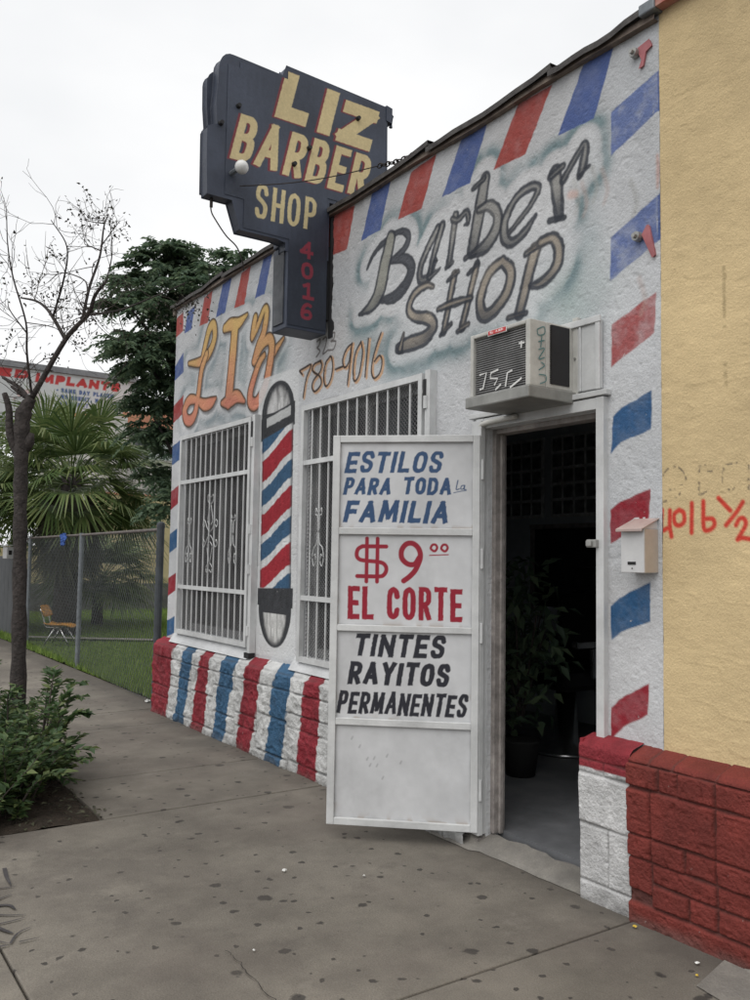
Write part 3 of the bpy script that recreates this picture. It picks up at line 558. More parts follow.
# black spray tag on the paving
CRACKS = [[(1.388, 2.93), (1.385, 2.82), (1.37, 2.63), (1.36, 2.35)]]
tg = MB()
for i, q in enumerate(TAG):
    P = spline(np.array(q), 5); n = len(P); T = np.gradient(P, axis=0); T /= np.linalg.norm(T, axis=1)[:, None]
    nn = np.stack([-T[:, 1], T[:, 0]], 1); r = ((.0045 if i % 3 else .009) * (1 - .75 * np.linspace(0, 1, n) ** 3))[:, None]
    z = .0042 + i * .0003
    V = [(p[0], p[1], z) for p in P + nn * r] + [(p[0], p[1], z) for p in P - nn * r]
    tg.add(V, [(j, j + 1, n + j + 1, n + j) for j in range(n - 1)])
MT['tag_black'] = mat('sprayed_black', (.05, .047, .05), (.075, .07, .07), scale=40, rough=.9, dirt=.3)
ck = MB()
for i, q in enumerate(CRACKS):
    P = spline(np.array(q), 8); P = P + rng.normal(size=P.shape) * .004; n = len(P); T = np.gradient(P, axis=0); T /= np.linalg.norm(T, axis=1)[:, None] + 1e-9
    nn = np.stack([-T[:, 1], T[:, 0]], 1); r = (.0008 + .0014 * rng.random(n))[:, None]
    V = [(p[0], p[1], .0068) for p in P + nn * r] + [(p[0], p[1], .0068) for p in P - nn * r]
    ck.add(V, [(j, j + 1, n + j + 1, n + j) for j in range(n - 1)])
ck.build('hairline_crack', MT['dark_gap'], sidewalk)
tg.build('sprayed_tag', MT['tag_black'], sidewalk)

# soil of the tree well, uneven
U, V = grid(-.06, 1.5, 4.72, 7.15, .04)
Z = -.045 + .05 * vnoise(U, V, .3, 3) + .02 * vnoise(U, V, .08, 4)
struct(raw('soil', np.stack([U, V, Z], -1).reshape(-1, 3), grid_faces(*U.shape), MT['soil']))
# lawn
U, V = grid(3.08, 14, 7.9, 30, .15)
Z = .012 + .02 * vnoise(U, V, .6, 8) + np.clip((U - 3.1) * .02, 0, .05)
struct(raw('lawn', np.stack([U, V, Z], -1).reshape(-1, 3), grid_faces(*U.shape), MT['lawn']))
pb = MB()
pth = [(3.10, 14.75), (3.39, 14.47), (4.8, 13.34), (9.5, 9.6)]
pw = .22
pb.add([(x, y, .085) for x, y in pth] + [(x + pw * .7, y + pw * .9, .085) for x, y in pth], [(i, i + 1, 5 + i, 4 + i) for i in range(3)])
struct(pb.build('path', MT['path']))
# grass blades
def blades(n, x0, x1, y0, y1, h0, h1, wd):
    x = x0 + (x1 - x0) * rng.random(n) ** 1.2; y = y0 + (y1 - y0) * rng.random(n) ** 1.25
    keep = vnoise(x, y, .35, 12) > .12
    d = np.abs((y - 14.47) + (x - 3.39) * .80)
    keep &= ~((d < .34) & (x > 3.2))
    x, y = x[keep], y[keep]; n = len(x)
    z = .01 + np.clip((x - 3.1) * .02, 0, .05); a = rng.random(n) * 6.283; h = h0 + (h1 - h0) * rng.random(n); ln = .5 * h * rng.random(n); b = rng.random(n) * 6.283
    V = np.zeros((n, 3, 3)); c, s = np.cos(a) * wd / 2, np.sin(a) * wd / 2
    V[:, 0] = np.stack([x - c, y - s, z], -1); V[:, 1] = np.stack([x + c, y + s, z], -1)
    V[:, 2] = np.stack([x + np.cos(b) * ln, y + np.sin(b) * ln, z + h], -1)
    return V.reshape(-1, 3), np.arange(n * 3).reshape(n, 3)
V, F = blades(90000, 3.06, 8.5, 7.95, 21, .04, .10, .012)
go = raw('grass', V, F, MT['grass'], smooth=False)
tag(go, 'mown green grass behind the chain link fence', 'grass', kind='stuff')

# ================================================================== the barber shop
shop = thing('barber_shop', 'white stucco barber shop front painted with red and blue barber stripes and airbrushed lettering', 'shop', (XW, YL, 0))

def mural(U, V):
    dirt = vnoise(U, V, .5, 21) * .5 + vnoise(U, V, .13, 22) * .3 + vnoise(U, V, .04, 23) * .2
    base = np.array([.60, .61, .625])[None, None] * (1.04 - .22 * dirt[..., None])
    top = sstep(2.6, 3.6, V)[..., None]
    base = base * (1 - .15 * top * (0.6 + .8 * vnoise(U, V * .3, .07, 24)[..., None]))       # rain-stained upper wall
    base = base + np.array([.02, .0, -.015]) * (vnoise(U, V, .4, 31)[..., None] - .5)
    cv = Canvas(U, V, base)
    worn = lambda a, b, t: (lambda u, v: np.clip(a + b * (vnoise(u, v, .05, 41) + .5 * vnoise(u, v, .015, 42)), 0, 1))
    # -- airbrushed haloes first
    def halo(strokes, white, peak, spread, amt, col):
        sl, D = cv.sdf_strokes(strokes, white + spread * 3.2)
        u, v = cv.U[sl], cv.V[sl]
        n = np.clip(2.3 * vnoise(u, v, .17, 51) * (.6 + .8 * vnoise(u, v, .05, 53)) - .12, 0, 1.5)
        A = amt * np.exp(-np.clip(D - peak, 0, 9) ** 2 / spread ** 2) * sstep(white, peak, D) * n
        cv.put(sl, np.clip(A, 0, 1), col)
        W = .3 * (1 - sstep(white * .55, white * 1.15, D)); cv.put(sl, W, (.66, .67, .68))
    teal = (.19, .255, .27)
    def blob(y, z, ry, rz, a, col):
        sl = cv.crop(y - ry * 2, y + ry * 2, z - rz * 2, z + rz * 2)
        if sl is None: return
        u, v = cv.U[sl], cv.V[sl]
        cv.put(sl, a * np.exp(-((u - y) / ry) ** 2 - ((v - z) / rz) ** 2) * (.6 + .8 * vnoise(u, v, .12, 52)), col)
    fat = lambda S, k: [[(a, b, c * k) for a, b, c in q] for q in S]
    B0, B1, SH = fat(BARB_B, 1.3), fat(BARB, 1.75), fat(SHOP, 1.72)
    LA, LI, LZ_ = fat(LIZ_L, 1.85), fat(LIZ_I, 2.0), fat(LIZ_Z, 1.8)
    ALL = B0 + B1 + SH
    blob(4.35, 2.72, .30, .10, .75, teal); blob(4.0, 2.52, .30, .07, .6, teal); blob(3.3, 2.56, .4, .08, .6, teal)
    blob(2.75, 2.66, .22, .16, .6, (.2, .29, .27)); blob(4.52, 2.85, .13, .12, .45, teal); blob(2.62, 3.0, .08, .35, .3, teal)
    halo(ALL, .055, .085, .042, .72, teal)
    LZ = LA + LI + LZ_
    blob(6.85, 3.0, .28, .3, .4, (.25, .31, .34)); blob(7.25, 3.0, .16, .25, .4, (.25, .31, .34)); blob(6.25, 2.9, .16, .3, .45, (.22, .29, .31)); blob(5.62, 2.85, .14, .16, .5, (.2, .28, .28)); blob(6.6, 2.56, .4, .06, .5, (.22, .27, .3))
    halo(LZ, .065, .10, .05, .55, (.24, .29, .31))
    # -- edge stripes
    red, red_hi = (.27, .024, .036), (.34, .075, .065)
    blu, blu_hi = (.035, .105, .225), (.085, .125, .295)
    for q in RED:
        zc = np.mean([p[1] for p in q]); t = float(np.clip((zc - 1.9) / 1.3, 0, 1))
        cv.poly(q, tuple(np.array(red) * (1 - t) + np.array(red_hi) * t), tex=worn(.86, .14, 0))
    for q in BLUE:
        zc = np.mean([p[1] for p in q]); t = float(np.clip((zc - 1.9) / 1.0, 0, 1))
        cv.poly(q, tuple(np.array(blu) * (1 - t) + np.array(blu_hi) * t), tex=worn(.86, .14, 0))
    for q in FADED: cv.poly(q, (.14, .185, .36), tex=worn(.55, .5, 0))
    for q in FRED: cv.poly(q, (.34, .10, .10), tex=worn(.6, .4, 0))
    # -- airbrushed words: slate edge, pale core
    slate = np.array([.045, .05, .062])
    def brush(strokes, core, dark):
        sl, D = cv.sdf_strokes(strokes, .02)
        u, v = cv.U[sl], cv.V[sl]
        R = .028
        t = sstep(-R * 1.05, -R * .42, D)                 # 0 core .. 1 edge
        zmin, zmax = v.min(), v.max(); dn = 1 - (v - zmin) / (zmax - zmin)
        n = vnoise(u, v, .10, 61)
        t = np.clip(t + dark * (sstep(.35, 1, dn) + .8 * (n - .5)), 0, 1)[..., None]
        col = np.asarray(core) * (1 - t) + slate * t
        a = (1 - sstep(-.006, .004, D + (vnoise(u, v, .02, 62) - .5) * .006))[..., None] * .95
        cv.C[sl] = cv.C[sl] * (1 - a) + col * a
    brush(B0[1:], (.085, .09, .105), .9)
    brush(B0[:1], (.30, .30, .265), .8)
    for q in B1: brush([q], (.29, .285, .27), .85)
    for q in SH: brush([q], (.36, .315, .26), .75)
    # -- LIZ in yellow to salmon with brown outline
    for word in (LA, LI, LZ_):
        cv.strokes(word, (.10, .095, .10), grow=.012, off=(-.022, -.022), soft=.016, a=.75)
        groups = [[word[0]], word[1:]] if word is LA else ([[word[1]], [word[0], word[2]]] if word is LZ_ else [word])
        for g in groups:
            cv.strokes(g, (.10, .07, .05), grow=.012)
            sl, D = cv.sdf_strokes(g, .02)
            u, v = cv.U[sl], cv.V[sl]
            t = np.clip((3.35 - v) / .75 + .35 * (vnoise(u, v, .12, 71) - .5), 0, 1)[..., None]
            col = np.array([.62, .42, .17]) * (1 - t) + np.array([.60, .235, .165]) * t
            e = sstep(-.02, -.002, D)[..., None]; col = col * (1 - .35 * e)
            a = (1 - sstep(-.006, .003, D))[..., None]
            cv.C[sl] = cv.C[sl] * (1 - a) + col * a
    # -- phone number
    cv.strokes(PHONE, (.58, .33, .17), grow=.004, off=(-.017, -.010), a=.85, soft=.006)
    cv.strokes(PHONE, (.06, .045, .04))
    cv.strokes(AREA, (.10, .085, .08), a=.85)
    # ghost of old scrawls
    for k, (y, z) in enumerate([(2.73, 3.18), (2.68, 3.15), (2.62, 3.2), (2.56, 3.17), (2.40, 3.06), (2.36, 2.62)]):
        cv.strokes([[(y, z, .012), (y - .03, z - .1, .012), (y - .01, z - .16, .01)]], (.42, .33, .30) if k % 2 else (.36, .36, .34), a=.45, soft=.012)
    cv.strokes([[(2.75, 3.12, .02), (2.72, 3.11, .018)]], (.6, .35, .28), a=.5, soft=.014)
    cv.strokes([[(2.262, 3.12, .006), (2.258, 3.06, .01), (2.262, 2.98, .006)]], (.5, .26, .2), a=.6, soft=.008)
    # -- the painted barber pole
    sl = cv.crop(5.22, 5.98, .68, 2.80); u, v = cv.U[sl], cv.V[sl]
    yc = 5.605 - (2.45 - v) * .012; hw = .238; s = (yc - u) / hw            # s -1 left .. 1 right
    nz_ = vnoise(u, v, .03, 81); bru = vnoise(u, v * .35, .022, 82)
    aa = lambda d: 1 - sstep(-.004, .004, d)
    dk = np.array([.045, .047, .052])
    def over(a, col):
        a = a[..., None] if a.ndim == 2 else a
        cv.C[sl] = cv.C[sl] * (1 - a) + np.asarray(col) * a
    over(aa(np.maximum(np.abs(u - yc) - .31, np.abs(v - 1.73) - 1.03) ) * .8, (.64, .65, .655))      # clean white ground
    dome = np.hypot((u - yc) / (hw + .015), (v - 2.46) / .245) - 1
    over(aa(np.where(v > 2.44, dome * .24, 1)), dk)
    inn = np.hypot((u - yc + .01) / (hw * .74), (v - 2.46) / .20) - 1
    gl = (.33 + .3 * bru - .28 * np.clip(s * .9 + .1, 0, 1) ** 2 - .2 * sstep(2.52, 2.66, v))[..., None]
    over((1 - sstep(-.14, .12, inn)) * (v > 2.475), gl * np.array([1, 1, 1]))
    ringz = v - .035 * s
    over(aa(np.maximum(np.abs(u - yc) - (hw + .02), np.abs(ringz - 2.40) - .085)), dk)
    over(aa(np.maximum(np.abs(u - yc + .012) - hw * .76, np.abs(ringz - 2.435) - .034 - .006 * (nz_ - .5))) * .95, (.50, .51, .51))
    body = np.maximum(np.abs(u - yc) - hw, np.maximum(v - (2.33 + .04 * s), 1.185 - v))
    sc = .5 + .5 * np.clip(s, -1, 1); rise = .20 * (sc * sc * (3 - 2 * sc) * .6 + sc * .4)
    ph = (v - rise - 1.165 + .012 * (nz_ - .5)) / .402
    f = ph - np.floor(ph)
    wcol = np.array([.64, .65, .655]); rc = np.array([.33, .028, .04]); bc = np.array([.045, .105, .19])
    e = .012
    def band(a, b): return sstep(a - e, a + e, f) * (1 - sstep(b - e, b + e, f))
    rb = np.clip(band(0, .39) + (f > 1 - e) * sstep(1 - e, 1 + e, f), 0, 1); bb = band(.54, .855)
    col = wcol * (1 - rb - bb)[..., None].clip(0, 1) + rc * rb[..., None] + bc * bb[..., None]
    col = col * (.88 + .22 * bru[..., None])
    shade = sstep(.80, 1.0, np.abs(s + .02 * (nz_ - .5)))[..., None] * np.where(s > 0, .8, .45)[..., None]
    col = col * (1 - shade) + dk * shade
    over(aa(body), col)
    over(aa(np.maximum(np.abs(u - yc) - (hw + .03 - .03 * (v < 1.06)), np.maximum(v - 1.19 - .008 * s, 1.03 - v))), dk * (.8 + .4 * bru[..., None]))
    bul = np.hypot((u - yc) / (hw + .01), (v - 1.05) / .285) - 1
    over(aa(np.where(v < 1.06, bul * .2, 1)), dk)
    inb = np.hypot((u - yc) / (hw * .72), (v - 1.03) / .235) - 1
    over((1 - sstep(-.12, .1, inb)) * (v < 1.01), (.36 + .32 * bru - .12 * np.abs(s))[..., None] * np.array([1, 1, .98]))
    # -- dirt: under window bars and near the ledge
    for y0, y1, z in ((5.95, 7.4, .72), (3.8, 5.2, .70), (5.98, 7.4, 2.49), (3.84, 5.25, 2.46)):
        sl = cv.crop(y0, y1, z - .05, z + .04)
        u, v = cv.U[sl], cv.V[sl]
        cv.put(sl, .5 * np.exp(-((v - z) / .014) ** 2) * sstep(.45, .7, vnoise(u, v * 0, .12, 91)), (.12, .10, .09))
    return cv.C

W1 = (6.0, 7.32, .775, 2.44)
W2 = (3.86, 5.12, .755, 2.42)
DR = (2.575, 3.31, .5, 2.08)
U, V = grid(YR, YL, .5, 3.74, .005)
keep = np.ones((U.shape[0] - 1, U.shape[1] - 1), bool)
uc = (U[:-1, :-1] + U[1:, 1:]) / 2; vc = (V[:-1, :-1] + V[1:, 1:]) / 2
for y0, y1, z0, z1 in (W1, W2, DR):
    keep &= ~((uc > y0) & (uc < y1) & (vc > z0) & (vc < z1))
Cw = mural(U, V)
lump = .004 * (vnoise(U, V, .25, 14) - .5) + .002 * (vnoise(U, V, .06, 15) - .5) + .0016 * (vnoise(U, V, .018, 16) - .5) + .002 * sstep(.78, .86, vnoise(U, V, .022, 17))
wall = raw('wall', np.stack([np.full(U.shape, XW) + lump, U, V], -1).reshape(-1, 3), grid_faces(*U.shape, keep=keep), MT['mural'], shop, colors=Cw.reshape(-1, 3))
# the solid behind it: reveals, flank, back, roof
sb = MB(); t = .10
xb = XW + .006
def front_solid(x0, x1):
    ys = [YR, DR[0], DR[1], W2[0], W2[1], W1[0], W1[1], YL]
    for a, b in zip(ys[:-1], ys[1:]):
        hole = next((h for h in (DR, W2, W1) if abs(h[0] - a) < 1e-6), None)
        if hole is None: sb.box(x0, x1, a, b, 0, 3.70)
        else:
            z0 = 0.0 if hole is DR else hole[2]
            if hole is not DR: sb.box(x0, x1, a, b, 0, z0)
            sb.box(x0, x1, a, b, hole[3], 3.70)
front_solid(xb, xb + t)
sb.box(xb + t, 11, YL - .2, YL - .004, 0, 3.70)
sb.box(10.8, 11, YR, YL - .2, 0, 3.70)
sb.build('wall_shell', MT['stucco'], shop)
rf = MB(); rf.box(xb + t, 10.8, YR, YL - .2, 3.45, 3.52); rf.build('roof', MT['dark_trim'], shop)
# parapet edge: lapped roofing felt over a brown drip edge
cp = MB()
segs = [(7.72, 6.55), (6.57, 5.06), (5.08, 3.78), (3.80, 2.83), (2.85, 2.24)]
for a, b in segs:
    n = 9
    for i in range(n - 1):
        ya, yb_ = a + (b - a) * i / (n - 1), a + (b - a) * (i + 1) / (n - 1)
        za = 3.748 + .004 * math.sin(i * 1.9 + a) + (.02 if i >= n - 3 else 0) * (i - n + 4) / 2
        zb_ = 3.748 + .004 * math.sin((i + 1) * 1.9 + a) + (.02 if i + 1 >= n - 3 else 0) * (i + 1 - n + 4) / 2
        xo = XW - .05
        cp.add([(xo, ya, za - .03), (xo, yb_, zb_ - .03), (xo, yb_, zb_), (xo, ya, za), (XW + .3, ya, za + .01), (XW + .3, yb_, zb_ + .01)], [(0, 1, 2, 3), (3, 2, 5, 4)])
    if b > 2.3:
        P = [(XW - .045 + .34 * q, b + .02 + .02 * math.sin(q * 9), 3.757 + .012 * math.sin(q * 7)) for q in np.linspace(0, 1, 6)]
        cp.tube(P, [.016, .02, .022, .02, .02, .02], 8)
cp.build('roof_felt', MT['dark_trim'], shop, smooth=False)
cb = MB()
ys = np.linspace(7.70, 2.25, 24)
for i, (a, b) in enumerate(zip(ys[:-1], ys[1:])):
    z0 = 3.705 + .006 * math.sin(i * 1.3); z1 = 3.705 + .006 * math.sin((i + 1) * 1.3)
    cb.add([(XW - .032, a, z0), (XW - .032, b, z1), (XW - .026, b, z1 + .036), (XW - .026, a, z0 + .036), (XW + .01, a, z0), (XW + .01, b, z1)], [(0, 1, 2, 3), (4, 5, 1, 0)])
cb.box(XW - .02, XW + .2, YL, YL + .05, 3.66, 3.75)
cb.build('drip_edge', MT['brown_edge'], shop)

# ---- plinth of rough painted stone
def stone_sheet(name, parent, y0, y1, rects, prof, colfn, depth=.03, res=.008, seed=1, mat_=None, rock=1.0):
    """prof: cross-section [(x,z)...] from the ground up and back over the ledge"""
    P = np.array(prof, float); d = np.concatenate([[0], np.cumsum(np.linalg.norm(np.diff(P, axis=0), axis=1))])
    U, T = grid(y0, y1, 0, d[-1], res)
    X = np.interp(T, d, P[:, 0]); Z = np.interp(T, d, P[:, 1])
    D = np.full(U.shape, -1.); idn = np.zeros(U.shape)
    for k, (a, b, c, e) in enumerate(rects):
        wob = .006 * (vnoise(U, T, .07, seed + 3) - .5)
        dd = np.minimum(np.minimum(U - a, b - U), np.minimum(T - c, e - T)) + wob
        m = dd > D; D = np.where(m, dd, D); idn = np.where(m, k, idn)
    up_ = sstep(-.001, .010, D)
    r2 = np.random.default_rng(seed); hs = r2.random(len(rects) + 1)
    bul = (vnoise(U, T, .11, seed) * .6 + vnoise(U, T, .04, seed + 1) * .35 + vnoise(U, T, .018, seed + 2) * .2)
    H = up_ * (depth * (.45 + .6 * hs[idn.astype(int)]) * (1 - .3 * rock) + depth * rock * (bul - .35)) 
    rg_ = 1 - np.abs(2 * vnoise(U, T, .055, seed + 5) - 1); H = H + depth * .28 * rock * up_ * (sstep(.6, 1, rg_) - .3) - depth * .22 * sstep(.80, .9, vnoise(U, T, .02, seed + 6)); H = H + .0015 * (np.random.default_rng(seed).random(U.shape) - .5)
    front = np.clip((d[1] - T) / .02, 0, 1) if len(P) > 2 else 1
    X2 = X - H * np.where(T <= d[1], 1, .0); Z2 = Z + H * np.where(T > d[1], .35, 0)
    ed = np.exp(-((T - d[1]) / .012) ** 2); X2 += .006 * ed; Z2 -= .006 * ed
    C = colfn(U, T, Z, D, idn)
    gm = (1 - sstep(-.002, .008, D))[..., None]
    C = C * (1 - gm * .55) + np.array([.055, .05, .045]) * gm * .55            # grime lodged in the joints
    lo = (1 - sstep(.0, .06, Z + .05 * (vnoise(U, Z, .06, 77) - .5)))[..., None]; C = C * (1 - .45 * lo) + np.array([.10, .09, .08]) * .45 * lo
    return raw(name, np.stack([X2, U, Z2], -1).reshape(-1, 3), grid_faces(*U.shape), mat_ or MT['stone'], parent, colors=C.reshape(-1, 3))

def courses(y0, y1, zs, lmin, lmax, seed):
    r2 = np.random.default_rng(seed); R = []
    for a, b in zip(zs[:-1], zs[1:]):
        y = y0 - r2.random() * lmax * .5
        while y < y1:
            L = lmin + (lmax - lmin) * r2.random(); R.append((y, y + L, a, b)); y += L
    return R
WHITE, RED_, BLUE_ = np.array([.60, .605, .60]), np.array([.25, .022, .034]), np.array([.04, .115, .215])
def stripes(U, T, Z, D, idn):
    h = np.clip(Z / .63, 0, 1); wob = .018 * (vnoise(T, U * .2, .09, 33) - .5) + .014 * (vnoise(U, T, .03, 34) - .5)
    back = np.clip(T - .64, 0, 1) * -.55
    C = np.empty(U.shape + (3,)); C[:] = WHITE
    seq = [RED_, WHITE, BLUE_, WHITE]
    for i, (a, b) in enumerate(zip(PST[:-1], PST[1:])):
        col = seq[i % 4]
        if col is WHITE: continue
        la, lb = PSB[i] * (1 - h) + a * h + (0.05 if i == 0 else 0), PSB[i + 1] * (1 - h) + b * h
        u = U + wob + back
        m = (sstep(lb - .004, lb + .004, u) * (1 - sstep(la - .004, la + .004, u)))[..., None]
        C = C * (1 - m) + col * m
    return C * (.9 + .2 * vnoise(U, T, .05, 35)[..., None])
zs = [0, .085, .20, .30, .43, .515, .575, .64, .80]
def ashlar(y0, y1, z1, seed):
    r2 = np.random.default_rng(seed); R = []; y = y0
    while y < y1:
        wd = .34 + .22 * r2.random(); kind = r2.integers(0, 4)
        hs_ = [[.10, .20, .09, .125], [.19, .09, .235], [.11, .12, .19, .095], [.09, .235, .19]][kind]; z = -.02; tot = sum(hs_)
        for h in hs_:
            h = h * (z1 + .02) / tot
            if h < .16 and r2.random() < .75:
                c = wd * (.35 + .3 * r2.random()); R += [(y, y + c, z, z + h), (y + c, y + wd, z, z + h)]
            else: R.append((y, y + wd, z, z + h))
            z += h
        y += wd
    return R
R = ashlar(3.3, 7.8, .535, 5) + courses(3.4, 7.8, [.535, .645, .9], .19, .22, 6)
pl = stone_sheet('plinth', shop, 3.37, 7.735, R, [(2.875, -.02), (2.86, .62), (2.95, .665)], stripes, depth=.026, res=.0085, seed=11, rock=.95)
pe = MB(); pe.box(2.87, 3.3, 7.67, 7.735, -.02, .62); pe.build('plinth_end', mat('plinth_end_red', (.25, .022, .034), rough=.6, bump=.5, dirt=.3), shop)
sl_ = MB()
for y0, y1 in ((5.9, 7.45), (3.5, 5.25)):
    sl_.add([(2.885, y0, .652), (2.885, y1, .652), (2.944, y1, .742), (2.944, y0, .742)], [(0, 1, 2, 3)])
    sl_.add([(2.885, y0, .652), (2.944, y0, .742), (2.944, y0, .652)], [(0, 1, 2)]); sl_.add([(2.885, y1, .652), (2.944, y1, .742), (2.944, y1, .652)], [(2, 1, 0)])
sl_.build('sill_mortar', MT['stucco'], shop)

def pier_col(U, T, Z, D, idn):
    C = np.empty(U.shape + (3,)); C[:] = np.array([.60, .60, .60]) * 1
    b = U + .008 * (vnoise(T, U, .05, 61) - .5)
    capm = sstep(.545, .55, Z + .006 * (vnoise(U, T, .04, 62) - .5) + np.where(b < 2.33, 0, 0))[..., None]
    C = C * (1 - capm) + np.array([.26, .026, .036]) * capm
    return C * (.88 + .24 * vnoise(U, T, .04, 63)[..., None])
pr = [(2.34, 2.62, .335, .545), (2.46, 2.62, .10, .335), (2.34, 2.46, .10, .335), (2.34, 2.62, -.02, .10), (2.34, 2.48, .545, .60), (2.48, 2.62, .545, .60), (2.34, 2.62, .60, .9)]
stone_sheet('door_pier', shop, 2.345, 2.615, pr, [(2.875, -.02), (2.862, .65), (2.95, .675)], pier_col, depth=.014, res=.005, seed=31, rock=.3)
pe2 = MB(); pe2.box(2.876, 2.95, 2.60, 2.616, -.02, .55); pe2.box(2.868, 2.95, 2.60, 2.617, .55, .66, 1); pe2.build('pier_side', [MT['stucco'], mat('cap_red', (.26, .026, .036), rough=.6, bump=.4, dirt=.3)], shop)

# ---- windows
def screen(mb, x, y0, y1, z0, z1, dy, dz, r):
    """diamond mesh: two families of straight wires clipped to the rectangle"""
    W, H = y1 - y0, z1 - z0; k = dz / dy
    for sg in (1, -1):
        c = -H / k
        while c < W:
            ya, yb = c, c + H / k
            ta, tb = max(0, -ya / (yb - ya)), min(1, (W - ya) / (yb - ya))
            if tb > ta:
                za, zb = H * ta, H * tb; A, B = ya + (yb - ya) * ta, ya + (yb - ya) * tb
                if sg < 0: za, zb = H - za, H - zb
                mb.tube([(x + sg * r * .9, y0 + A, z0 + za), (x + sg * r * .9, y0 + B, z0 + zb)], r, 4, cap=False)
            c += dy
def curl(y, z, r, a0, turns, dirn, n=22):
    return [(y + dirn * r * (1 - .62 * q) * math.cos(a0 + turns * 6.283 * q), z + r * (1 - .62 * q) * math.sin(a0 + turns * 6.283 * q)) for q in np.linspace(0, 1, n)]
def scroll(mb, x, y, zlo, zhi, wdt):
    for sg in (-1, 1):
        P = [(y + sg * .012, zhi - .03), (y + sg * wdt * .5, zhi - .0), (y + sg * wdt * .55, zhi - .045), (y + sg * wdt * .22, zhi - .05), (y + sg * .01, zhi - .12), (y + sg * wdt * .22, (zlo * .6 + zhi * .4)), (y + sg * wdt * .75, zlo + .12),
             (y + sg * wdt, zlo + .06), (y + sg * wdt * .8, zlo), (y + sg * wdt * .45, zlo + .02), (y + sg * wdt * .5, zlo + .075), (y + sg * wdt * .72, zlo + .065)]
        P = spline(P, 5); mb.tube([(x, a, b) for a, b in P], .0034, 5)
def fleur(mb, x, y, z, h):
    for sv in (-1, 1):
        for sg in (-1, 1):
            P = [(y + sg * .008, z + sv * h), (y + sg * .05, z + sv * (h + .02)), (y + sg * .055, z + sv * (h - .03)), (y + sg * .015, z + sv * (h - .06)), (y + sg * .03, z + sv * h * .6), (y + sg * .05, z + sv * h * .35), (y + sg * .012, z + sv * .07)]
            mb.tube([(x, a, b) for a, b in spline(P, 5)], .0034, 5)
            P = [(y + sg * .01, z + sv * .015), (y + sg * .06, z + sv * .05), (y + sg * .11, z + sv * .11), (y + sg * .145, z + sv * .09), (y + sg * .13, z + sv * .05), (y + sg * .105, z + sv * .07)]
            mb.tube([(x, a, b) for a, b in spline(P, 5)], .0034, 5)
def window(W, gy0, gy1, gz0, gz1, nbars, rails, label, pale):
    y0, y1, z0, z1 = W
    f = MB(); xf = XW + .05
    f.box(xf, xf + .05, y0, y0 + .05, z0, z1); f.box(xf, xf + .05, y1 - .05, y1, z0, z1)
    f.box(xf + .001, xf + .049, y0 + .05, y1 - .05, z0, z0 + .05); f.box(xf + .001, xf + .049, y0 + .05, y1 - .05, z1 - .05, z1)
    f.box(xf + .004, xf + .046, (y0 + y1) / 2 - .02, (y0 + y1) / 2 + .02, z0 + .05, z1 - .05)
    win = f.build('window', MT['steel_white'], shop)
    win['label'] = label
    p = MB(); p.box(xf + .02, xf + .026, y0 + .045, y1 - .045, z0 + .045, z1 - .045); p.build('pane', MT['glass'], win)
    sc = MB(); screen(sc, XW - .004, y0, y1, z0, z1,   .030, .027, .0030); sc.build('mesh_screen', MT['screen'], win)
    n = 90; ys = np.linspace(y0, y1, n); xs = xf + .20 + .004 * np.sin(ys * 9)
    cu = MB(); cu.add([(x, y, z0) for x, y in zip(xs, ys)] + [(x, y, z1) for x, y in zip(xs, ys)], [(i, i + 1, n + i + 1, n + i) for i in range(n - 1)])
    cu.build('curtain', MT['curtain'], win, smooth=True)
    if pale:
        for (a, b, c, d) in pale:
            q = MB(); q.box(xf + .06, xf + .066, a, b, c, d); q.build('window_card', MT['curtain_pale'], win)
    g = MB(); xg = XW - .035; fr = .036
    g.box(xg - .016, xg + .016, gy0, gy0 + fr, gz0, gz1); g.box(xg - .016, xg + .016, gy1 - fr, gy1, gz0, gz1)
    g.box(xg - .015, xg + .015, gy0 + fr, gy1 - fr, gz1 - fr, gz1); g.box(xg - .015, xg + .015, gy0 + fr, gy1 - fr, gz0, gz0 + fr)
    for z in rails: g.box(xg - .0125, xg + .0125, gy0 + fr, gy1 - fr, z - .016, z + .016)
    zz = [gz0 + fr] + [q for r_ in sorted(rails) for q in (r_ - .016, r_ + .016)] + [gz1 - fr]
    for i in range(1, nbars + 1):
        y = gy0 + fr / 2 + (gy1 - gy0 - fr) * i / (nbars + 1)
        for a, b in zip(zz[0::2], zz[1::2]): g.box(xg - .004, xg + .004, y - .0055, y + .0055, a, b)
    gr = g.build('grille', MT['steel_white'], win)
    ym = (gy0 + gy1) / 2; s = MB(); xs_ = xg - .013
    fleur(s, xs_, ym, 1.60, .30); s.build('scrollwork', MT['steel_white'], win, smooth=True)
    for q in (-1, 1):
        s = MB(); scroll(s, xs_, ym + q * (gy1 - gy0) * .31, 1.36, 1.74, .07); s.build('scrollwork', MT['steel_white'], win, smooth=True)
    h = MB(); yh = gy0 - .05                                     # hinge post on the right-hand side
    h.box(XW - .05, XW - .002, yh - .022, yh + .022, gz0 - .06, gz1 + .01)
    for z in (.86, 1.32, 1.62, 2.28):
        h.tube([(XW - .052, yh + .012, z - .035), (XW - .052, yh + .012, z + .035)], .014, 8)
    h.box(XW - .046, XW - .003, yh - .02, gy0, gz1 - .11, gz1 - .095); h.box(XW - .046, XW - .003, yh - .02, gy0, gz0 + .1, gz0 + .115)
    h.build('hinge_post', MT['steel_white'], win)
    lk = MB(); lk.box(XW - .055, XW - .012, yh + .01, yh + .035, gz1 - .20, gz1 - .04); lk.build('lock_box', MT['black_vent'], win); lk = MB(); lk.box(XW - .06, XW - .008, yh - .03, yh + .05, gz0 - .075, gz0 - .035)
    lk.build('hinge_block', MT['black_vent'], win)
    return win
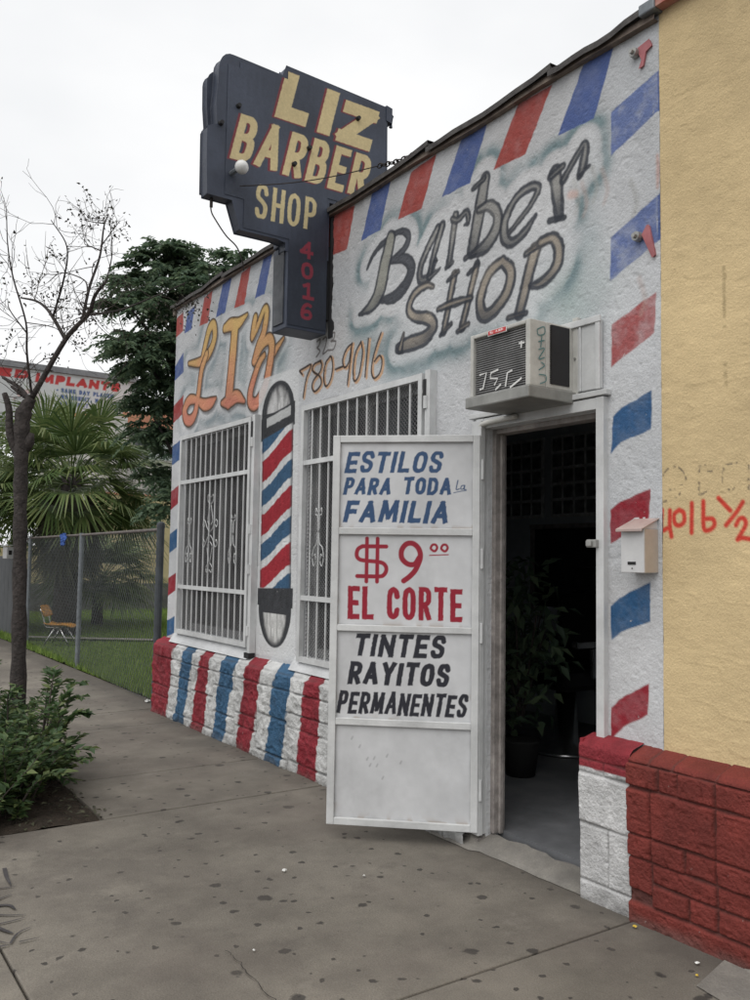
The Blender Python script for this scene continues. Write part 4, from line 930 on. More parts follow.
MT['screen'] = mat('grey_expanded_mesh', (.26, .26, .265), (.19, .19, .195), scale=10, rough=.5, metal=.1, dirt=.25)
window(W1, 5.945, 7.365, .735, 2.478, 12, (1.143, 2.06), 'barred window left of the painted pole', [(6.52, 6.94, 1.16, 1.88), (6.03, 6.3, 1.4, 2.38)])
window(W2, 3.805, 5.165, .715, 2.45, 11, (1.143, 2.055), 'barred window right of the painted pole', [(4.1, 4.4, 1.9, 2.4)])

# ---- doorway
df = MB()
df.box(XW - .03, XW + .03, 3.312, 3.37, .06, 2.135); df.box(XW - .03, XW + .03, 2.53, 2.573, .09, 2.135)
df.box(XW - .029, XW + .03, 2.573, 3.312, 2.082, 2.134)
df.box(XW - .036, XW - .0, 2.51, 3.42, 2.140, 2.165)
df.build('door_frame', MT['steel_white'], shop, bevel=.003)
jb = MB(); jb.box(XW + .032, XW + .108, 3.285, 3.318, .06, 2.08); jb.box(XW + .06, XW + .085, 3.27, 3.285, .06, 2.08)
jb.box(XW + .032, XW + .108, 2.58, 3.285, 2.055, 2.085); jb.box(XW + .032, XW + .108, 2.555, 2.58, .06, 2.055)
jb.build('door_jamb', MT['wood_worn'], shop, bevel=.004)
la = MB(); la.box(XW - .05, XW - .03, 2.556, 2.61, 1.475, 1.51); la.box(XW - .06, XW - .05, 2.575, 2.605, 1.48, 1.505); la.build('latch', MT['bolt'], shop, bevel=.003)
tp = MB(); tp.box(XW - .022, XW - .002, 2.555, 3.30, 2.175, 2.485); tp.box(XW - .034, XW - .022, 2.545, 3.28, 2.47, 2.50); tp.box(XW - .032, XW - .022, 2.55, 2.575, 2.17, 2.47); tp.box(XW - .03, XW - .0222, 2.66, 2.672, 2.175, 2.47)
tp.build('transom_board', MT['steel_white'], shop, bevel=.003)
ds = MB()      # worn concrete apron in the doorway
n = 24; ys = np.linspace(2.60, 3.62, n); V = []
for y in ys:
    j = .012 * math.sin(y * 17) + .01 * math.sin(y * 41)
    xb2 = 3.0 if y < 3.32 else 2.9 - (y - 3.32) * .1
    V += [(2.872 - .03 * (y > 3.3) + j * .2, y, .002), (2.885 + j * .3, y, .022), (min(3.02, xb2) + j, y, .058 if y < 3.4 else .03), (min(3.03, xb2 + .02) + j, y, .0)]
ds.add(V, [(4 * i + k, 4 * i + k + 1, 4 * i + 5 + k, 4 * i + 4 + k) for i in range(n - 1) for k in range(3)])
ds.build('doorstep', MT['concrete'], shop)
dg = MB(); dg.box(2.88, 3.06, 2.60, 3.31, -.02, .008); dg.build('threshold_gap', MT['dark_gap'], shop)
sp2 = MB(); sp2.box(2.90, 2.95, 3.31, 3.42, -.02, .045); sp2.build('threshold_stub', MT['wood_worn'], shop)

# ---- the white security door, standing open
hx, hy = 2.9, 3.31
dvv = np.array([-.735, .678, 0.]); dn = np.array([.678, .735, 0.])     # along the leaf, away from the viewer
LW = .757
def dpt(u, z, d=0):           # u from the leaf's free edge (left in view) to the hinge
    p = np.array([hx, hy, 0]) + dvv * (LW - u) + dn * d; return (p[0], p[1], z)
def dbox(mb, u0, u1, z0, z1, d0, d1, mi=0):
    o = np.array(dpt(u0, z0, d0)); mb.obox(o, np.array(dpt(u1, z0, d0)) - o, np.array(dpt(u0, z1, d0)) - o, np.array(dpt(u0, z0, d1)) - o, mi)
dz0, dz1 = .077, 2.046
d = MB()
dbox(d, 0, .038, dz0, dz1, -.018, .018); dbox(d, LW - .036, LW, dz0, dz1, -.018, .018)
for a, b in ((dz0, .112), (.572, .606), (1.043, 1.075), (1.535, 1.570), (2.010, dz1)): dbox(d, .038, LW - .036, a, b, -.017, .017)
door = d.build('security_door', MT['steel_white'], shop, bevel=.003)
BLK, NAV, CRI = (.022, .023, .032), (.03, .075, .17), (.30, .012, .03)
for k, (a, b) in enumerate(((.112, .572), (.606, 1.043), (1.075, 1.535), (1.570, 2.010))):
    U, V = grid(.038, LW - .036, a, b, .003)
    base = np.array([.66, .67, .685]) * (1 - .12 * vnoise(U, V, .2, 101 + k)[..., None] - .05 * vnoise(U, V, .03, 111 + k)[..., None])
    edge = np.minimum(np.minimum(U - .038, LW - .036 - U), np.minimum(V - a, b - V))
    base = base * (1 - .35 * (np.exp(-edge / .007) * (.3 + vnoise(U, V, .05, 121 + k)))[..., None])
    smg = sstep(.55, .85, vnoise(U, V * .5, .12, 131 + k)) * (.5 + .5 * vnoise(U, V, .015, 141 + k)); base = base * (1 - .10 * smg[..., None])      # hand smudges
    rust = np.exp(-edge / .012)[..., None] * sstep(.55, .8, vnoise(U, V, .035, 151 + k))[..., None] * .5 * sstep(.25, 0, V - a)[..., None]
    base = base * (1 - rust) + np.array([.26, .17, .10]) * rust
    cv = Canvas(U, V, base)
    if k == 3:
        write(cv, 'ESTILOS', .058, 1.853, .497, .112, .0112, NAV, shear=.2, seed=3)
        write(cv, 'PARA', .052, 1.738, .245, .09, .0098, NAV, shear=.2, seed=4); write(cv, 'TODA', .362, 1.741, .247, .09, .0098, NAV, shear=.12, seed=5)
        write(cv, 'FAMILIA', .054, 1.596, .538, .115, .0125, NAV, shear=.2, seed=6)
        L3 = lambda pts, r: [(x, y, r) for x, y in pts]
        cv.strokes([L3([(.645, 1.815), (.637, 1.775), (.640, 1.768), (.652, 1.772)], .0028), L3([(.678, 1.790), (.664, 1.787), (.660, 1.772), (.672, 1.772), (.680, 1.789), (.677, 1.770), (.686, 1.768)], .0026), L3([(.624, 1.752), (.66, 1.760), (.688, 1.764)], .002)], NAV)
    if k == 2:
        L3 = lambda pts, r: [(x, y, r) for x, y in pts]
        r = .0105
        cv.strokes([L3([(.283, 1.475), (.16, 1.475)], r), L3([(.16, 1.475), (.137, 1.46), (.130, 1.43), (.142, 1.41), (.17, 1.402), (.25, 1.395), (.278, 1.38), (.285, 1.355), (.272, 1.33), (.245, 1.322), (.135, 1.322)], r),
                    L3([(.183, 1.515), (.183, 1.295)], r * .95), L3([(.238, 1.515), (.238, 1.295)], r * .95)], CRI)
        cv.strokes([L3([(.452, 1.42), (.43, 1.388), (.395, 1.388), (.365, 1.415), (.362, 1.455), (.385, 1.488), (.42, 1.492), (.45, 1.465), (.458, 1.42), (.435, 1.36), (.405, 1.325), (.375, 1.302)], .0135)], CRI)
        for x in (.525, .578):
            cv.strokes([L3([(x, 1.455), (x - .014, 1.468), (x - .006, 1.486), (x + .010, 1.487), (x + .018, 1.472), (x + .009, 1.456), (x, 1.455)], .0062)], CRI)
        cv.strokes([L3([(.505, 1.433), (.60, 1.438)], .0028)], CRI)
        write(cv, 'EL', .088, 1.103, .135, .166, .0135, CRI, seed=8); write(cv, 'CORTE', .290, 1.103, .383, .166, .0135, CRI, seed=9, gap=.33)
    if k == 1:
        write(cv, 'TINTES', .118, .915, .462, .116, .0125, BLK, shear=.17, seed=10)
        write(cv, 'RAYITOS', .092, .775, .512, .117, .0130, BLK, shear=.15, seed=11)
        write(cv, 'PERMANENTES', .038, .628, .655, .113, .0100, BLK, shear=.17, seed=12, gap=.24, jit=.06)
    if k == 0:
        for (x, y) in ((.20, .40), (.235, .405), (.215, .37), (.25, .37), (.16, .46), (.3, .42), (.37, .39), (.12, .50), (.28, .31)):
            cv.strokes([[(x, y, .004), (x + .006, y + .012, .003)]], (.25, .25, .26), a=.6, soft=.004)
    dent = .0016 * (vnoise(U, V, .16, 161 + k) - .5) * np.clip(edge / .04, 0, 1)
    P = np.array([hx, hy, 0])[None, None] + (LW - U)[..., None] * dvv + dn * (-.001 + dent)[..., None]
    P[..., 2] = V
    raw('door_panel', P.reshape(-1, 3), grid_faces(*U.shape), MT['sheet_white'], door, colors=cv.C.reshape(-1, 3))
bk = MB(); dbox(bk, .038, LW - .036, .112, 2.01, .004, .010); bk.build('door_back', MT['steel_white'], door)
for z in (.28, 1.05, 1.42, 1.87):
    hg = MB(); hg.tube([dpt(LW + .012, z - .05, -.006), dpt(LW + .012, z + .05, -.006)], .009, 8)
    hg.build('hinge', MT['steel_white'], door)
hp = MB(); hp.box(2.895, 2.925, 3.30, 3.372, .06, 2.12); hp.build('hinge_jamb', MT['steel_white'], shop, bevel=.003)

# ---- dim room behind the doorway
rm = MB()
x0, x1, y0, y1, z0, z1 = 3.062, 5.6, 2.27, 7.4, .075, 2.75
rm.add([(x1, y0, z0), (x1, y1, z0), (x1, y1, z1), (x1, y0, z1)], [(0, 1, 2, 3)])
rm.add([(x0, y0, z0), (x1, y0, z0), (x1, y0, z1), (x0, y0, z1)], [(0, 1, 2, 3)])
rm.add([(x0, y1, z0), (x1, y1, z0), (x1, y1, z1), (x0, y1, z1)], [(0, 1, 2, 3)])
rm.add([(x0, y0, z1), (x1, y0, z1), (x1, y1, z1), (x0, y1, z1)], [(0, 1, 2, 3)])
rm.build('room_walls', MT['room'], shop)
fl = MB(); fl.box(3.035, x1, y0, y1, -.02, z0 - .002); fl.build('shop_floor', MT['room_floor'], shop)

# ---- steel anchor plates high on the wall
for zc, yc, tri in ((3.565, 2.32, 0), (2.75, 2.31, 1)):
    a = MB()
    o = [(.012, .0), (.045, .075), (-.035, .09), (-.05, .05), (-.012, .035), (.005, -.035), (.03, -.04)] if not tri else [(.03, .06), (-.035, -.08), (-.05, -.07), (-.012, .10), (.0, .10)]
    a.prism(o[::-1], lambda u, v: (XW - .012, yc + u * .8, zc + v * .8), lambda u, v: (XW + .004, yc + u * .8, zc + v * .8))
    an = a.build('anchor_plate', MT['pink'], shop, bevel=.002)
    b = MB(); P = [(XW - .03, yc + .045, zc + .045), (XW - .004, yc + .045, zc + .045)]
    b.tube(P, [.020, .022], 12); b.tube([(XW - .045, yc + .045, zc + .045), (XW - .03, yc + .045, zc + .045)], .010, 6); b.build('anchor_bolt', MT['bolt'], an)

# ================================================================== the yellow building next door
yel = thing('yellow_building', 'yellow stucco building with a dark red stone base beside the barber shop', 'building', (XW, YR, 0))
U, V = grid(1.62, YR - .001, .6, 3.74, .005)
base = np.array([.67, .52, .295])[None, None] * (1.03 - .10 * vnoise(U, V, .3, 201)[..., None] - .05 * vnoise(U, V, .05, 202)[..., None])
base = base * (1 - .10 * sstep(2.9, 3.7, V)[..., None] * vnoise(U, V * .2, .06, 203)[..., None])
cv = Canvas(U, V, base)
cv.strokes(ADDR, (.58, .06, .04), soft=.005)
for q in FAINT:
    sl, D = cv.sdf_strokes([q], .01); u, v = cv.U[sl], cv.V[sl]
    cv.put(sl, (1 - sstep(-.002, .004, D)) * sstep(.42, .6, vnoise(u, v, .011, 205)) * .8, (.12, .10, .08))
sl = cv.crop(1.9, 2.05, 2.0, 2.6); u, v = cv.U[sl], cv.V[sl]           # old scuffs
for a, b in ((2.32, 2.56), (2.08, 2.18)):
    d_ = np.maximum(np.abs(u - 1.955 - .004 * vnoise(u, v, .03, 206)) - .006, np.maximum(v - b, a - v))
    cv.put(sl, (1 - sstep(-.002, .004, d_)) * sstep(.35, .6, vnoise(u, v, .02, 207)) * .5, (.25, .19, .10))
lump = .004 * (vnoise(U, V * 1.6, .25, 208) - .5) + .002 * (vnoise(U, V * 2.0, .06, 209) - .5)
for s_, sd_0, k_ in ((.16, 211, .0014), (.09, 212, .0012), (.05, 213, .0010)):       # trowel ridges, broken and mostly level
    n_ = vnoise(U + .03 * vnoise(U, V, .05, sd_0 + 20), V * 2.6, s_, sd_0); m_ = sstep(.62, .8, vnoise(U, V, s_ * 1.3, sd_0 + 40))
    lump = lump - k_ * np.exp(-((n_ - .5) / .035) ** 2) * m_ + k_ * .4 * (n_ > .5) * m_
lump = lump + .0012 * (rng.random(U.shape) - .5)
raw('wall', np.stack([np.full(U.shape, XW) + lump, U, V], -1).reshape(-1, 3), grid_faces(*U.shape), MT['yellow'], yel, colors=cv.C.reshape(-1, 3))
ys_ = MB()
ys_.box(XW + .008, XW + .3, 1.6, YR - .002, 0, 3.70); ys_.box(XW + .002, XW + .3, -6, .7, 0, 3.70); ys_.box(XW + .003, XW + .3, .7, 1.6, 2.3, 3.70)
ys_.box(XW + .3, 10, -6, YR - .02, 0, 3.5)
ys_.build('wall_shell', MT['yellow_plain'], yel)
yd = MB(); yd.box(XW + .2, XW + .24, .72, 1.6, .05, 2.3); yd.build('door', MT['wood_worn'], yel)
tb = MB()
for i in range(10):
    a, b = 2.235 - i * .5, 2.235 - (i + 1) * .5
    tb.add([(XW - .05, a, 3.735), (XW - .05, b, 3.738), (XW - .05, b, 3.80), (XW - .05, a, 3.79), (XW + .3, a, 3.80), (XW + .3, b, 3.81), (XW + .02, a, 3.735), (XW + .02, b, 3.738)], [(0, 1, 2, 3), (3, 2, 5, 4), (6, 7, 1, 0)])
tb.build('roof_edge', MT['red_trim'], yel)
fb = MB(); fb.obox((XW - .06, 2.31, 3.725), (.25, 0, .01), (0, -.08, 0), (0, 0, .05)); fb.build('flashing', MT['galv'], yel, bevel=.006)
def redcol(U, T, Z, D, idn):
    C = np.empty(U.shape + (3,)); C[:] = np.array([.195, .034, .026])
    return C * (.85 + .3 * vnoise(U, T, .06, 221)[..., None])
yr_ = [(2.235, 2.36, .36, .54), (2.235, 2.36, .27, .36), (2.235, 2.36, .14, .27), (1.95, 2.235, .36, .545), (2.085, 2.235, .27, .36), (1.95, 2.085, .27, .36), (1.95, 2.235, .19, .27), (2.07, 2.235, .10, .19), (1.95, 2.07, .10, .19), (1.5, 2.36, -.03, .10), (1.5, 1.95, .36, .545), (1.7, 1.95, .27, .36), (1.5, 1.95, .19, .27), (1.72, 1.95, .10, .19), (1.6, 1.95, .545, .64), (1.6, 1.95, .64, .9),
       (2.2, 2.36, .545, .64), (2.11, 2.2, .545, .64), (1.95, 2.11, .545, .64), (1.95, 2.14, .64, .9), (2.14, 2.25, .64, .9), (2.25, 2.36, .64, .9)]
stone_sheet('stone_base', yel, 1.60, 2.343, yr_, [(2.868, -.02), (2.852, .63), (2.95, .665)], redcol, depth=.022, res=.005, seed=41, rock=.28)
rr_ = MB(); rr_.box(2.852, 3.1, 1.575, 1.603, -.02, .66); rr_.build('base_return', mat('dark_red_stone', (.195, .034, .026), (.16, .03, .022), scale=12, rough=.6, bump=.9, bscale=40, bdist=.02, dirt=.3), yel, bevel=.012)
st = MB(); st.add([(2.60, 1.86, .004), (2.40, .7, .004), (2.88, .7, .16), (2.88, 1.93, .004), (3.2, .7, .16), (3.2, 1.5, .11), (2.88, 1.5, .11)], [(0, 1, 2, 6, 3), (6, 2, 4, 5)])
st.build('doorstep', MT['concrete'], yel)

# ================================================================== air conditioner over the door
ac = thing('air_conditioner', 'cream box air conditioner with scrawled grille sticking out above the open doorway', 'air conditioner', (XW, 2.9, 2.13))
y0, y1, xf = 2.715, 3.115, 2.66
c = MB()
c.box(xf + .10, XW - .018, y0, y1, 2.18, 2.478)
c.box(xf, xf + .10, y0, y0 + .028, 2.18, 2.478); c.box(xf, xf + .10, y1 - .022, y1, 2.18, 2.478)
c.box(xf, xf + .10, y0 + .028, y1 - .022, 2.458, 2.477)
c.build('casing', MT['ac_cream'], ac, bevel=.005)
p = MB(); p.box(xf - .018, XW - .004, y0 - .012, y1 + .014, 2.125, 2.179); p.build('drip_pan', MT['ac_base'], ac, bevel=.006)
g = MB(); g.box(xf + .05, xf + .09, y0 + .03, y1 - .024, 2.182, 2.456, 1)
n = 26
for i in range(n):
    z = 2.186 + i * (2.452 - 2.186) / (n - 1)
    g.obox((xf + .014, y0 + .03, z), (.02, 0, -.006), (0, y1 - y0 - .056, 0), (0, 0, .0045))
gr = g.build('front_grille', [MT['ac_grille'], MT['black_vent']], ac)
v = MB(); v.box(xf + .13, xf + .245, y0 - .004, y0 - .001, 2.20, 2.468)
for i in range(34):
    z = 2.203 + i * .0078; v.box(xf + .122, xf + .132, y0 - .006, y0 - .001, z, z + .004)
v.build('side_vent', MT['black_vent'], ac)
fl = MB(); fl.box(XW - .024, XW - .002, y0 - .032, y0 - .0005, 2.14, 2.52); fl.box(XW - .025, XW - .002, y0 + .002, y1, 2.482, 2.505); fl.build('mounting_flange', MT['ac_cream'], ac, bevel=.003)
for z in (2.17, 2.33, 2.49):
    bo = MB(); bo.tube([(XW - .03, y0 - .018, z), (XW - .02, y0 - .018, z)], .006, 8); bo.build('flange_screw', MT['bolt'], ac)
lb = MB(); lb.box(xf - .004, xf - .001, 2.86, 2.985, 2.448, 2.474); st_ = lb.build('sticker', MT['paint_white'], ac)
l2 = MB(); l2.box(xf - .006, xf - .0042, 2.864, 2.981, 2.4515, 2.4705); l2.build('sticker_face', MT['label_red'], st_)
U, V = grid(0, .105, 0, .013, .0012)
cv = Canvas(U, V, np.array([.55, .06, .06])); write(cv, 'SHARP', .006, .001, .09, .011, .0012, (.8, .7, .68), seed=2, jit=0)
MT['attr_plain'] = mat('printed_label', (1, 1, 1), attr=True, scale=5, rough=.5, dirt=.05)
raw('sticker_text', np.stack([np.full(U.shape, xf - .0065), 2.975 - U, 2.4545 + V], -1).reshape(-1, 3), grid_faces(*U.shape), MT['attr_plain'], st_, colors=cv.C.reshape(-1, 3))
def ribbon(mb, P3, r, off, k0=0):
    """a flat brushed line lying in the plane whose normal is off"""
    P = np.asarray(P3, float); T = np.gradient(P, axis=0); T /= np.linalg.norm(T, axis=1)[:, None] + 1e-9
    S = np.cross(T, off); n = len(P); o = np.asarray(off) * (.0006 * k0)
    V = np.concatenate([P + S * r + o, P - S * r + o]); mb.add(V, [(j, j + 1, n + j + 1, n + j) for j in range(n - 1)])
sc = MB()
for i, q in enumerate(ACW): ribbon(sc, [(xf + .008, y, z) for y, z in q], .0045, (-1, 0, 0), i)
sc.build('white_scrawl', MT['paint_white'], gr)
sc = MB()
for i, q in enumerate(ACS): ribbon(sc, [(x, y0 - .002, z) for x, z in spline(np.array(q), 3)], .0028, (0, -1, 0), i)
sc.build('green_scrawl', MT['paint_teal'], ac)
pp = MB(); pp.tube(spline([(XW - .05, 3.05, 2.11), (XW - .05, 3.20, 2.105), (XW - .045, 3.30, 2.10), (XW - .03, 3.36, 2.06), (XW - .03, 3.37, 1.98)], 5), .014, 8); pp.build('drain_pipe', MT['ac_cream'], ac, smooth=True)

# ================================================================== letter box
mbx = thing('mailbox', 'off white wall mailbox with a dull pinkish lid beside the doorway', 'mailbox', (XW, 2.33, 1.36))
b = MB(); b.box(2.862, XW + .002, 2.272, 2.388, 1.371, 1.551)
b.add([(2.862, 2.272, 1.551), (XW, 2.272, 1.551), (XW, 2.272, 1.601), (2.862, 2.388, 1.551), (XW, 2.388, 1.551), (XW, 2.388, 1.601)], [(0, 1, 2), (3, 5, 4), (1, 4, 5, 2)], 0)
bx = b.build('box', MT['mail_white'], mbx, bevel=.003)
sd_ = MB(); sd_.box(2.866, XW, 2.2695, 2.2715, 1.374, 1.548); sd_.build('side_panel', MT['mail_beige'], mbx)
l = MB(); l.obox((2.838, 2.264, 1.544), (.115, 0, .048), (0, .132, 0), (0, 0, .005)); l.obox((2.838, 2.264, 1.538), (.004, 0, 0), (0, .132, 0), (0, 0, .008)); l.build('lid', MT['mail_lid'], mbx, bevel=.0015)
s = MB(); s.box(2.8595, 2.861, 2.312, 2.352, 1.404, 1.416); s.tube([(2.8615, 2.33, 1.389), (2.8595, 2.33, 1.389)], .003, 6); s.build('slot', MT['mail_slot'], bx)

# ================================================================== projecting sign
YS, TH, TC = 4.88, .20, .095
sign = thing('shop_sign', 'navy projecting sign with cream lettering and a red house number column', 'sign', (XW, YS + TH / 2, 2.9))
f = MB()
body = [(2.104, 4.36), (2.106, 4.46), (2.112, 4.50), (2.126, 4.53), (2.146, 4.552), (2.172, 4.564), (2.206, 4.565), (2.55, 4.551), (2.575, 4.626), (3.378, 4.596), (3.385, 4.0), (3.385, 3.80), (2.915, 3.80), (2.915, 3.40), (2.60, 3.40), (2.599, 3.452), (2.525, 3.464), (2.276, 3.463), (2.244, 3.555), (2.215, 3.640), (2.052, 3.640), (2.042, 3.85), (2.040, 4.06), (2.106, 4.09), (2.094, 4.22)]
f.prism(body[::-1], lambda u, v: (u, YS, v), lambda u, v: (u, YS + TC, v), 0, 0)
f.build('sign_box', MT['navy_plain'], sign, bevel=.006)
f = MB(); f.box(2.612, 2.915, YS + .001, YS + TH, 2.892, 3.447); f.build('number_column', MT['navy_plain'], sign, bevel=.006)
f = MB(); f.box(2.34, 2.60, YS + TC + .002, YS + TH - .05, 3.50, 3.62); f.box(2.60, 2.93, YS + TC + .002, YS + TH - .02, 3.45, 3.78); f.build('back_box', MT['navy_plain'], sign, bevel=.006)
bp_ = MB()      # rounded rear cabinet half seen behind the face on the street side
th_ = np.linspace(math.pi, math.pi * .35, 7)
lobe = [(2.40, 3.70), (2.075, 3.70), (2.07, 4.08), (2.09, 4.12), (2.078, 4.25)] + [(2.135 + .06 * math.cos(a_), 4.395 + .075 * math.sin(a_)) for a_ in th_] + [(2.4, 4.46)]
bp_.prism(lobe[::-1], lambda u, v: (u, YS + TC + .002, v), lambda u, v: (u, YS + TC + .075, v)); bp_.build('back_cabinet', MT['navy_plain'], sign, bevel=.012)
ep = MB(); ep.box(2.603, 2.6105, YS + .035, YS + TH - .03, 2.93, 3.40); ep.build('end_panel', MT['sign_side'], sign)
# lettering lies on the face: cream with a red left edge
U, V = grid(2.16, 3.375, 2.915, 4.60, .004)
keepS = np.ones((U.shape[0] - 1, U.shape[1] - 1), bool)
uc = (U[:-1, :-1] + U[1:, 1:]) / 2; vc = (V[:-1, :-1] + V[1:, 1:]) / 2
keepS &= ~((vc < 3.82) & (uc > 2.905)); keepS &= ~((vc < 3.475) & (uc < 2.62)); keepS &= ~((vc < 3.66) & (uc < 2.29)); keepS &= ~((vc > 4.54 - (uc - 2.16) * .0) & (uc < 2.585)); keepS &= ~(vc > 4.617 - (uc - 2.58) * .037); keepS &= ~((uc < 2.24) & (vc > 4.5))
bs = np.array([.052, .063, .092])[None, None] * (1.1 - .45 * vnoise(U, V, .25, 301)[..., None] + .12 * (vnoise(U, V * .25, .02, 302)[..., None] - .5))
bs = bs * (1 - .35 * (1 - sstep(3.40, 3.52, V))[..., None])
cv = Canvas(U, V, bs)
CRM, EDG = (.60, .50, .27), (.17, .025, .035)
kw = dict(edge=(EDG, .004), off=(-.014, -.005), a=.93)
write(cv, 'L', 2.490, 4.258, .232, .328, .050, CRM, shear=.24, seed=1, **kw)
write(cv, 'I', 2.808, 4.254, .10, .328, .050, CRM, shear=.24, seed=2, **kw)
write(cv, 'Z', 2.955, 4.240, .280, .315, .046, CRM, shear=.26, seed=3, **kw)
for i, (ch, x, wd) in enumerate((('B', 2.185, .135), ('A', 2.35, .165), ('R', 2.555, .135), ('B', 2.722, .135), ('E', 2.895, .125), ('R', 3.055, .14))):
    write(cv, ch, x, 3.892, wd, .308, .0255, CRM, shear=.23, seed=4 + i, **kw)
for i, (ch, x, wd) in enumerate((('S', 2.365, .088), ('H', 2.483, .09), ('O', 2.597, .092), ('P', 2.722, .088))):
    write(cv, ch, x, 3.560 + i * .003, wd, .222, .0145, CRM, shear=.06, seed=14 + i, a=.93)
for i, ch in enumerate('4016'):
    write(cv, ch, 2.715 - .012 * (ch == '4') + .012 * (ch == '1'), 3.375 - i * .137, .088 if ch != '4' else .10, .115, .0118, (.26, .03, .05), seed=24 + i, a=.85)
raw('sign_face', np.stack([U, np.full(U.shape, YS - .004), V], -1).reshape(-1, 3), grid_faces(*U.shape, keep=keepS), MT['navy'], sign, colors=cv.C.reshape(-1, 3))
for (x, z) in ((3.13, 4.44), (2.75, 4.12), (2.64, 3.98), (2.235, 4.245), (2.12, 4.10)):
    nu = MB(); nu.tube([(x, YS - .03, z), (x, YS - .002, z)], [.013, .017], 10); nu.build('tube_holder', MT['black_vent'], sign)
bu = MB(); bu.tube([(2.20, YS - .002, 3.80), (2.21, YS - .07, 3.805)], .016, 8); bsk = bu.build('lamp_socket', MT['galv'], sign)
bu = MB(); th_ = np.linspace(0, math.pi, 9)
P = [(2.212 + .002 * i, YS - .07 - .042 * (1 - math.cos(a)), 3.806) for i, a in enumerate(th_)]
bu.tube(P, np.maximum(.044 * np.sin(th_), .002), 14); bu.build('light_bulb', MT['bulb'], bsk, smooth=True)
bkt = MB(); bkt.obox((3.37, YS - .01, 4.50), (.05, 0, -.01), (0, .10, 0), (0, 0, .11)); bkt.tube([(3.385, YS + .02, 4.60), (3.43, YS + .01, 4.55), (3.42, YS + .01, 4.47)], .014, 6); bkt.build('corner_bracket', MT['navy_plain'], sign)
msy = MB(); msy.box(2.90, XW + .0, YS + .02, YS + TH - .02, 3.0, 3.5); msy.build('wall_mount', MT['black_vent'], sign)
tar = MB(); zz_ = np.linspace(2.875, 3.70, 60); wv = .006 + .018 * vnoise(zz_, zz_ * 0, .03, 501) * (1 + 1.2 * (zz_ < 3.0))
tar.prism([(YS + .02, z) for z in zz_[::-1]] + [(YS - w_, z) for z, w_ in zip(zz_, wv)], lambda u, v: (XW - .010, u, v), lambda u, v: (XW + .002, u, v))
tar.build('tar_patch', MT['black_vent'], sign)

# guy chain and wire from the roof edge to the sign
gc = thing('guy_chain', 'rusty chain and thin wire running from the roof edge across the sign', 'chain', (XW, 3.95, 3.75))
A = np.array([2.93, 4.02, 3.775]); B = np.array([3.22, 4.78, 4.03]); B2 = np.array([2.25, 4.855, 3.725])
A_ = np.array([2.96, 3.90, 3.79]); mid = np.array([2.955, 4.35, 3.86])
ch = MB(); n = 11
for i in range(n):
    t0, t1 = i / n, (i + 1.25) / n; p, q = A_ + (mid - A_) * t0, A_ + (mid - A_) * t1
    sag = -.015 * math.sin(math.pi * (i + .5) / n); d_ = (q - p); L_ = np.linalg.norm(d_); d_ /= L_
    s1 = np.cross(d_, [0, 0, 1]); s1 /= np.linalg.norm(s1); s2 = np.cross(d_, s1); sd2 = s1 if i % 2 else s2
    c0 = (p + q) / 2 + np.array([0, 0, sag])
    ring = [c0 + d_ * L_ * .5 * math.cos(a) + sd2 * .014 * math.sin(a) for a in np.linspace(0, 2 * math.pi, 13)]
    ch.tube(ring, .0045, 5)
ch.build('chain', MT['iron'], gc)
wr = MB(); t_ = np.linspace(0, 1, 14)[:, None]; P = mid + (B2 - mid) * t_; P[:, 2] -= .03 * np.sin(math.pi * t_[:, 0]); wr.tube(P, .0035, 5); wr.build('wire', MT['iron'], gc)
hw_ = MB(); hw_.tube(spline([(2.10, YS + .06, 3.64), (2.10, YS + .06, 3.56), (2.13, YS + .05, 3.50), (2.20, YS + .05, 3.42), (2.27, YS + .04, 3.36), (2.31, YS + .04, 3.28), (2.33, YS + .05, 3.22)], 6), .0045, 5)
hw_.tube([(2.10, YS + .06, 3.64), (2.10, YS + .06, 3.58)], .010, 6)
tag(hw_.build('hanging_cable', MT['iron']), 'loose thin cable dangling from the bottom corner of the navy sign', 'cable')

# ================================================================== chain link fence and what stands behind it
fence = thing('chain_link_fence', 'grey chain link fence along the lawn with tall dark end post', 'fence', (3.1, 7.88, 0))
posts = [(2.935, 7.87, 1.70, .036), (3.11, 11.08, 1.68, .030), (3.20, 14.2, 1.68, .030), (3.25, 15.3, 1.62, .028)]
for i, (x, y, h, r) in enumerate(posts):
    m = MB(); m.tube([(x, y, -.02), (x, y, h)], r, 12)
    if i == 0: m.lathe([(r * .4, h + .03), (r, h + .018), (r * 1.12, h), (r * 1.12, h - .03)][::-1], (x, y, 0), 12)
    m.build('post', MT['post_dark'] if i == 0 else MT['galv'], fence, smooth=False)
rl = MB(); zt = 1.655
for a, b in zip(posts[:-1], posts[1:]): rl.tube([(a[0], a[1], zt if a[2] > 1.65 else 1.6), (b[0], b[1], zt if b[2] > 1.65 else 1.6)], .016, 8)
rl.build('top_rail', MT['rail'], fence)
fm = MB()
def fence_panel(p, q, z0, z1, s):
    p, q = np.array(p), np.array(q); L = np.linalg.norm(q - p); e = (q - p) / L; H = z1 - z0; nrm = np.array([-e[1], e[0]])
    for sg in (1, -1):
        c = -H
        while c < L:
            a0, a1 = max(c, 0), min(c + H, L)
            if a1 - a0 > .01:
                h0, h1 = a0 - c, a1 - c
                if sg < 0: h0, h1 = H - h0, H - h1
                o = nrm * .003 * sg
                fm.tube([(*(p + e * a0 + o), z0 + h0), (*(p + e * a1 + o), z0 + h1)], .0023, 3, cap=False)
            c += s
for a, b in zip(posts[:-1], posts[1:]): fence_panel(a[:2], b[:2], .03, 1.645, .082)
fm.build('wire_mesh', MT['wire'], fence)
rg = MB(); th_ = np.linspace(0, 1, 8)
Vr = []
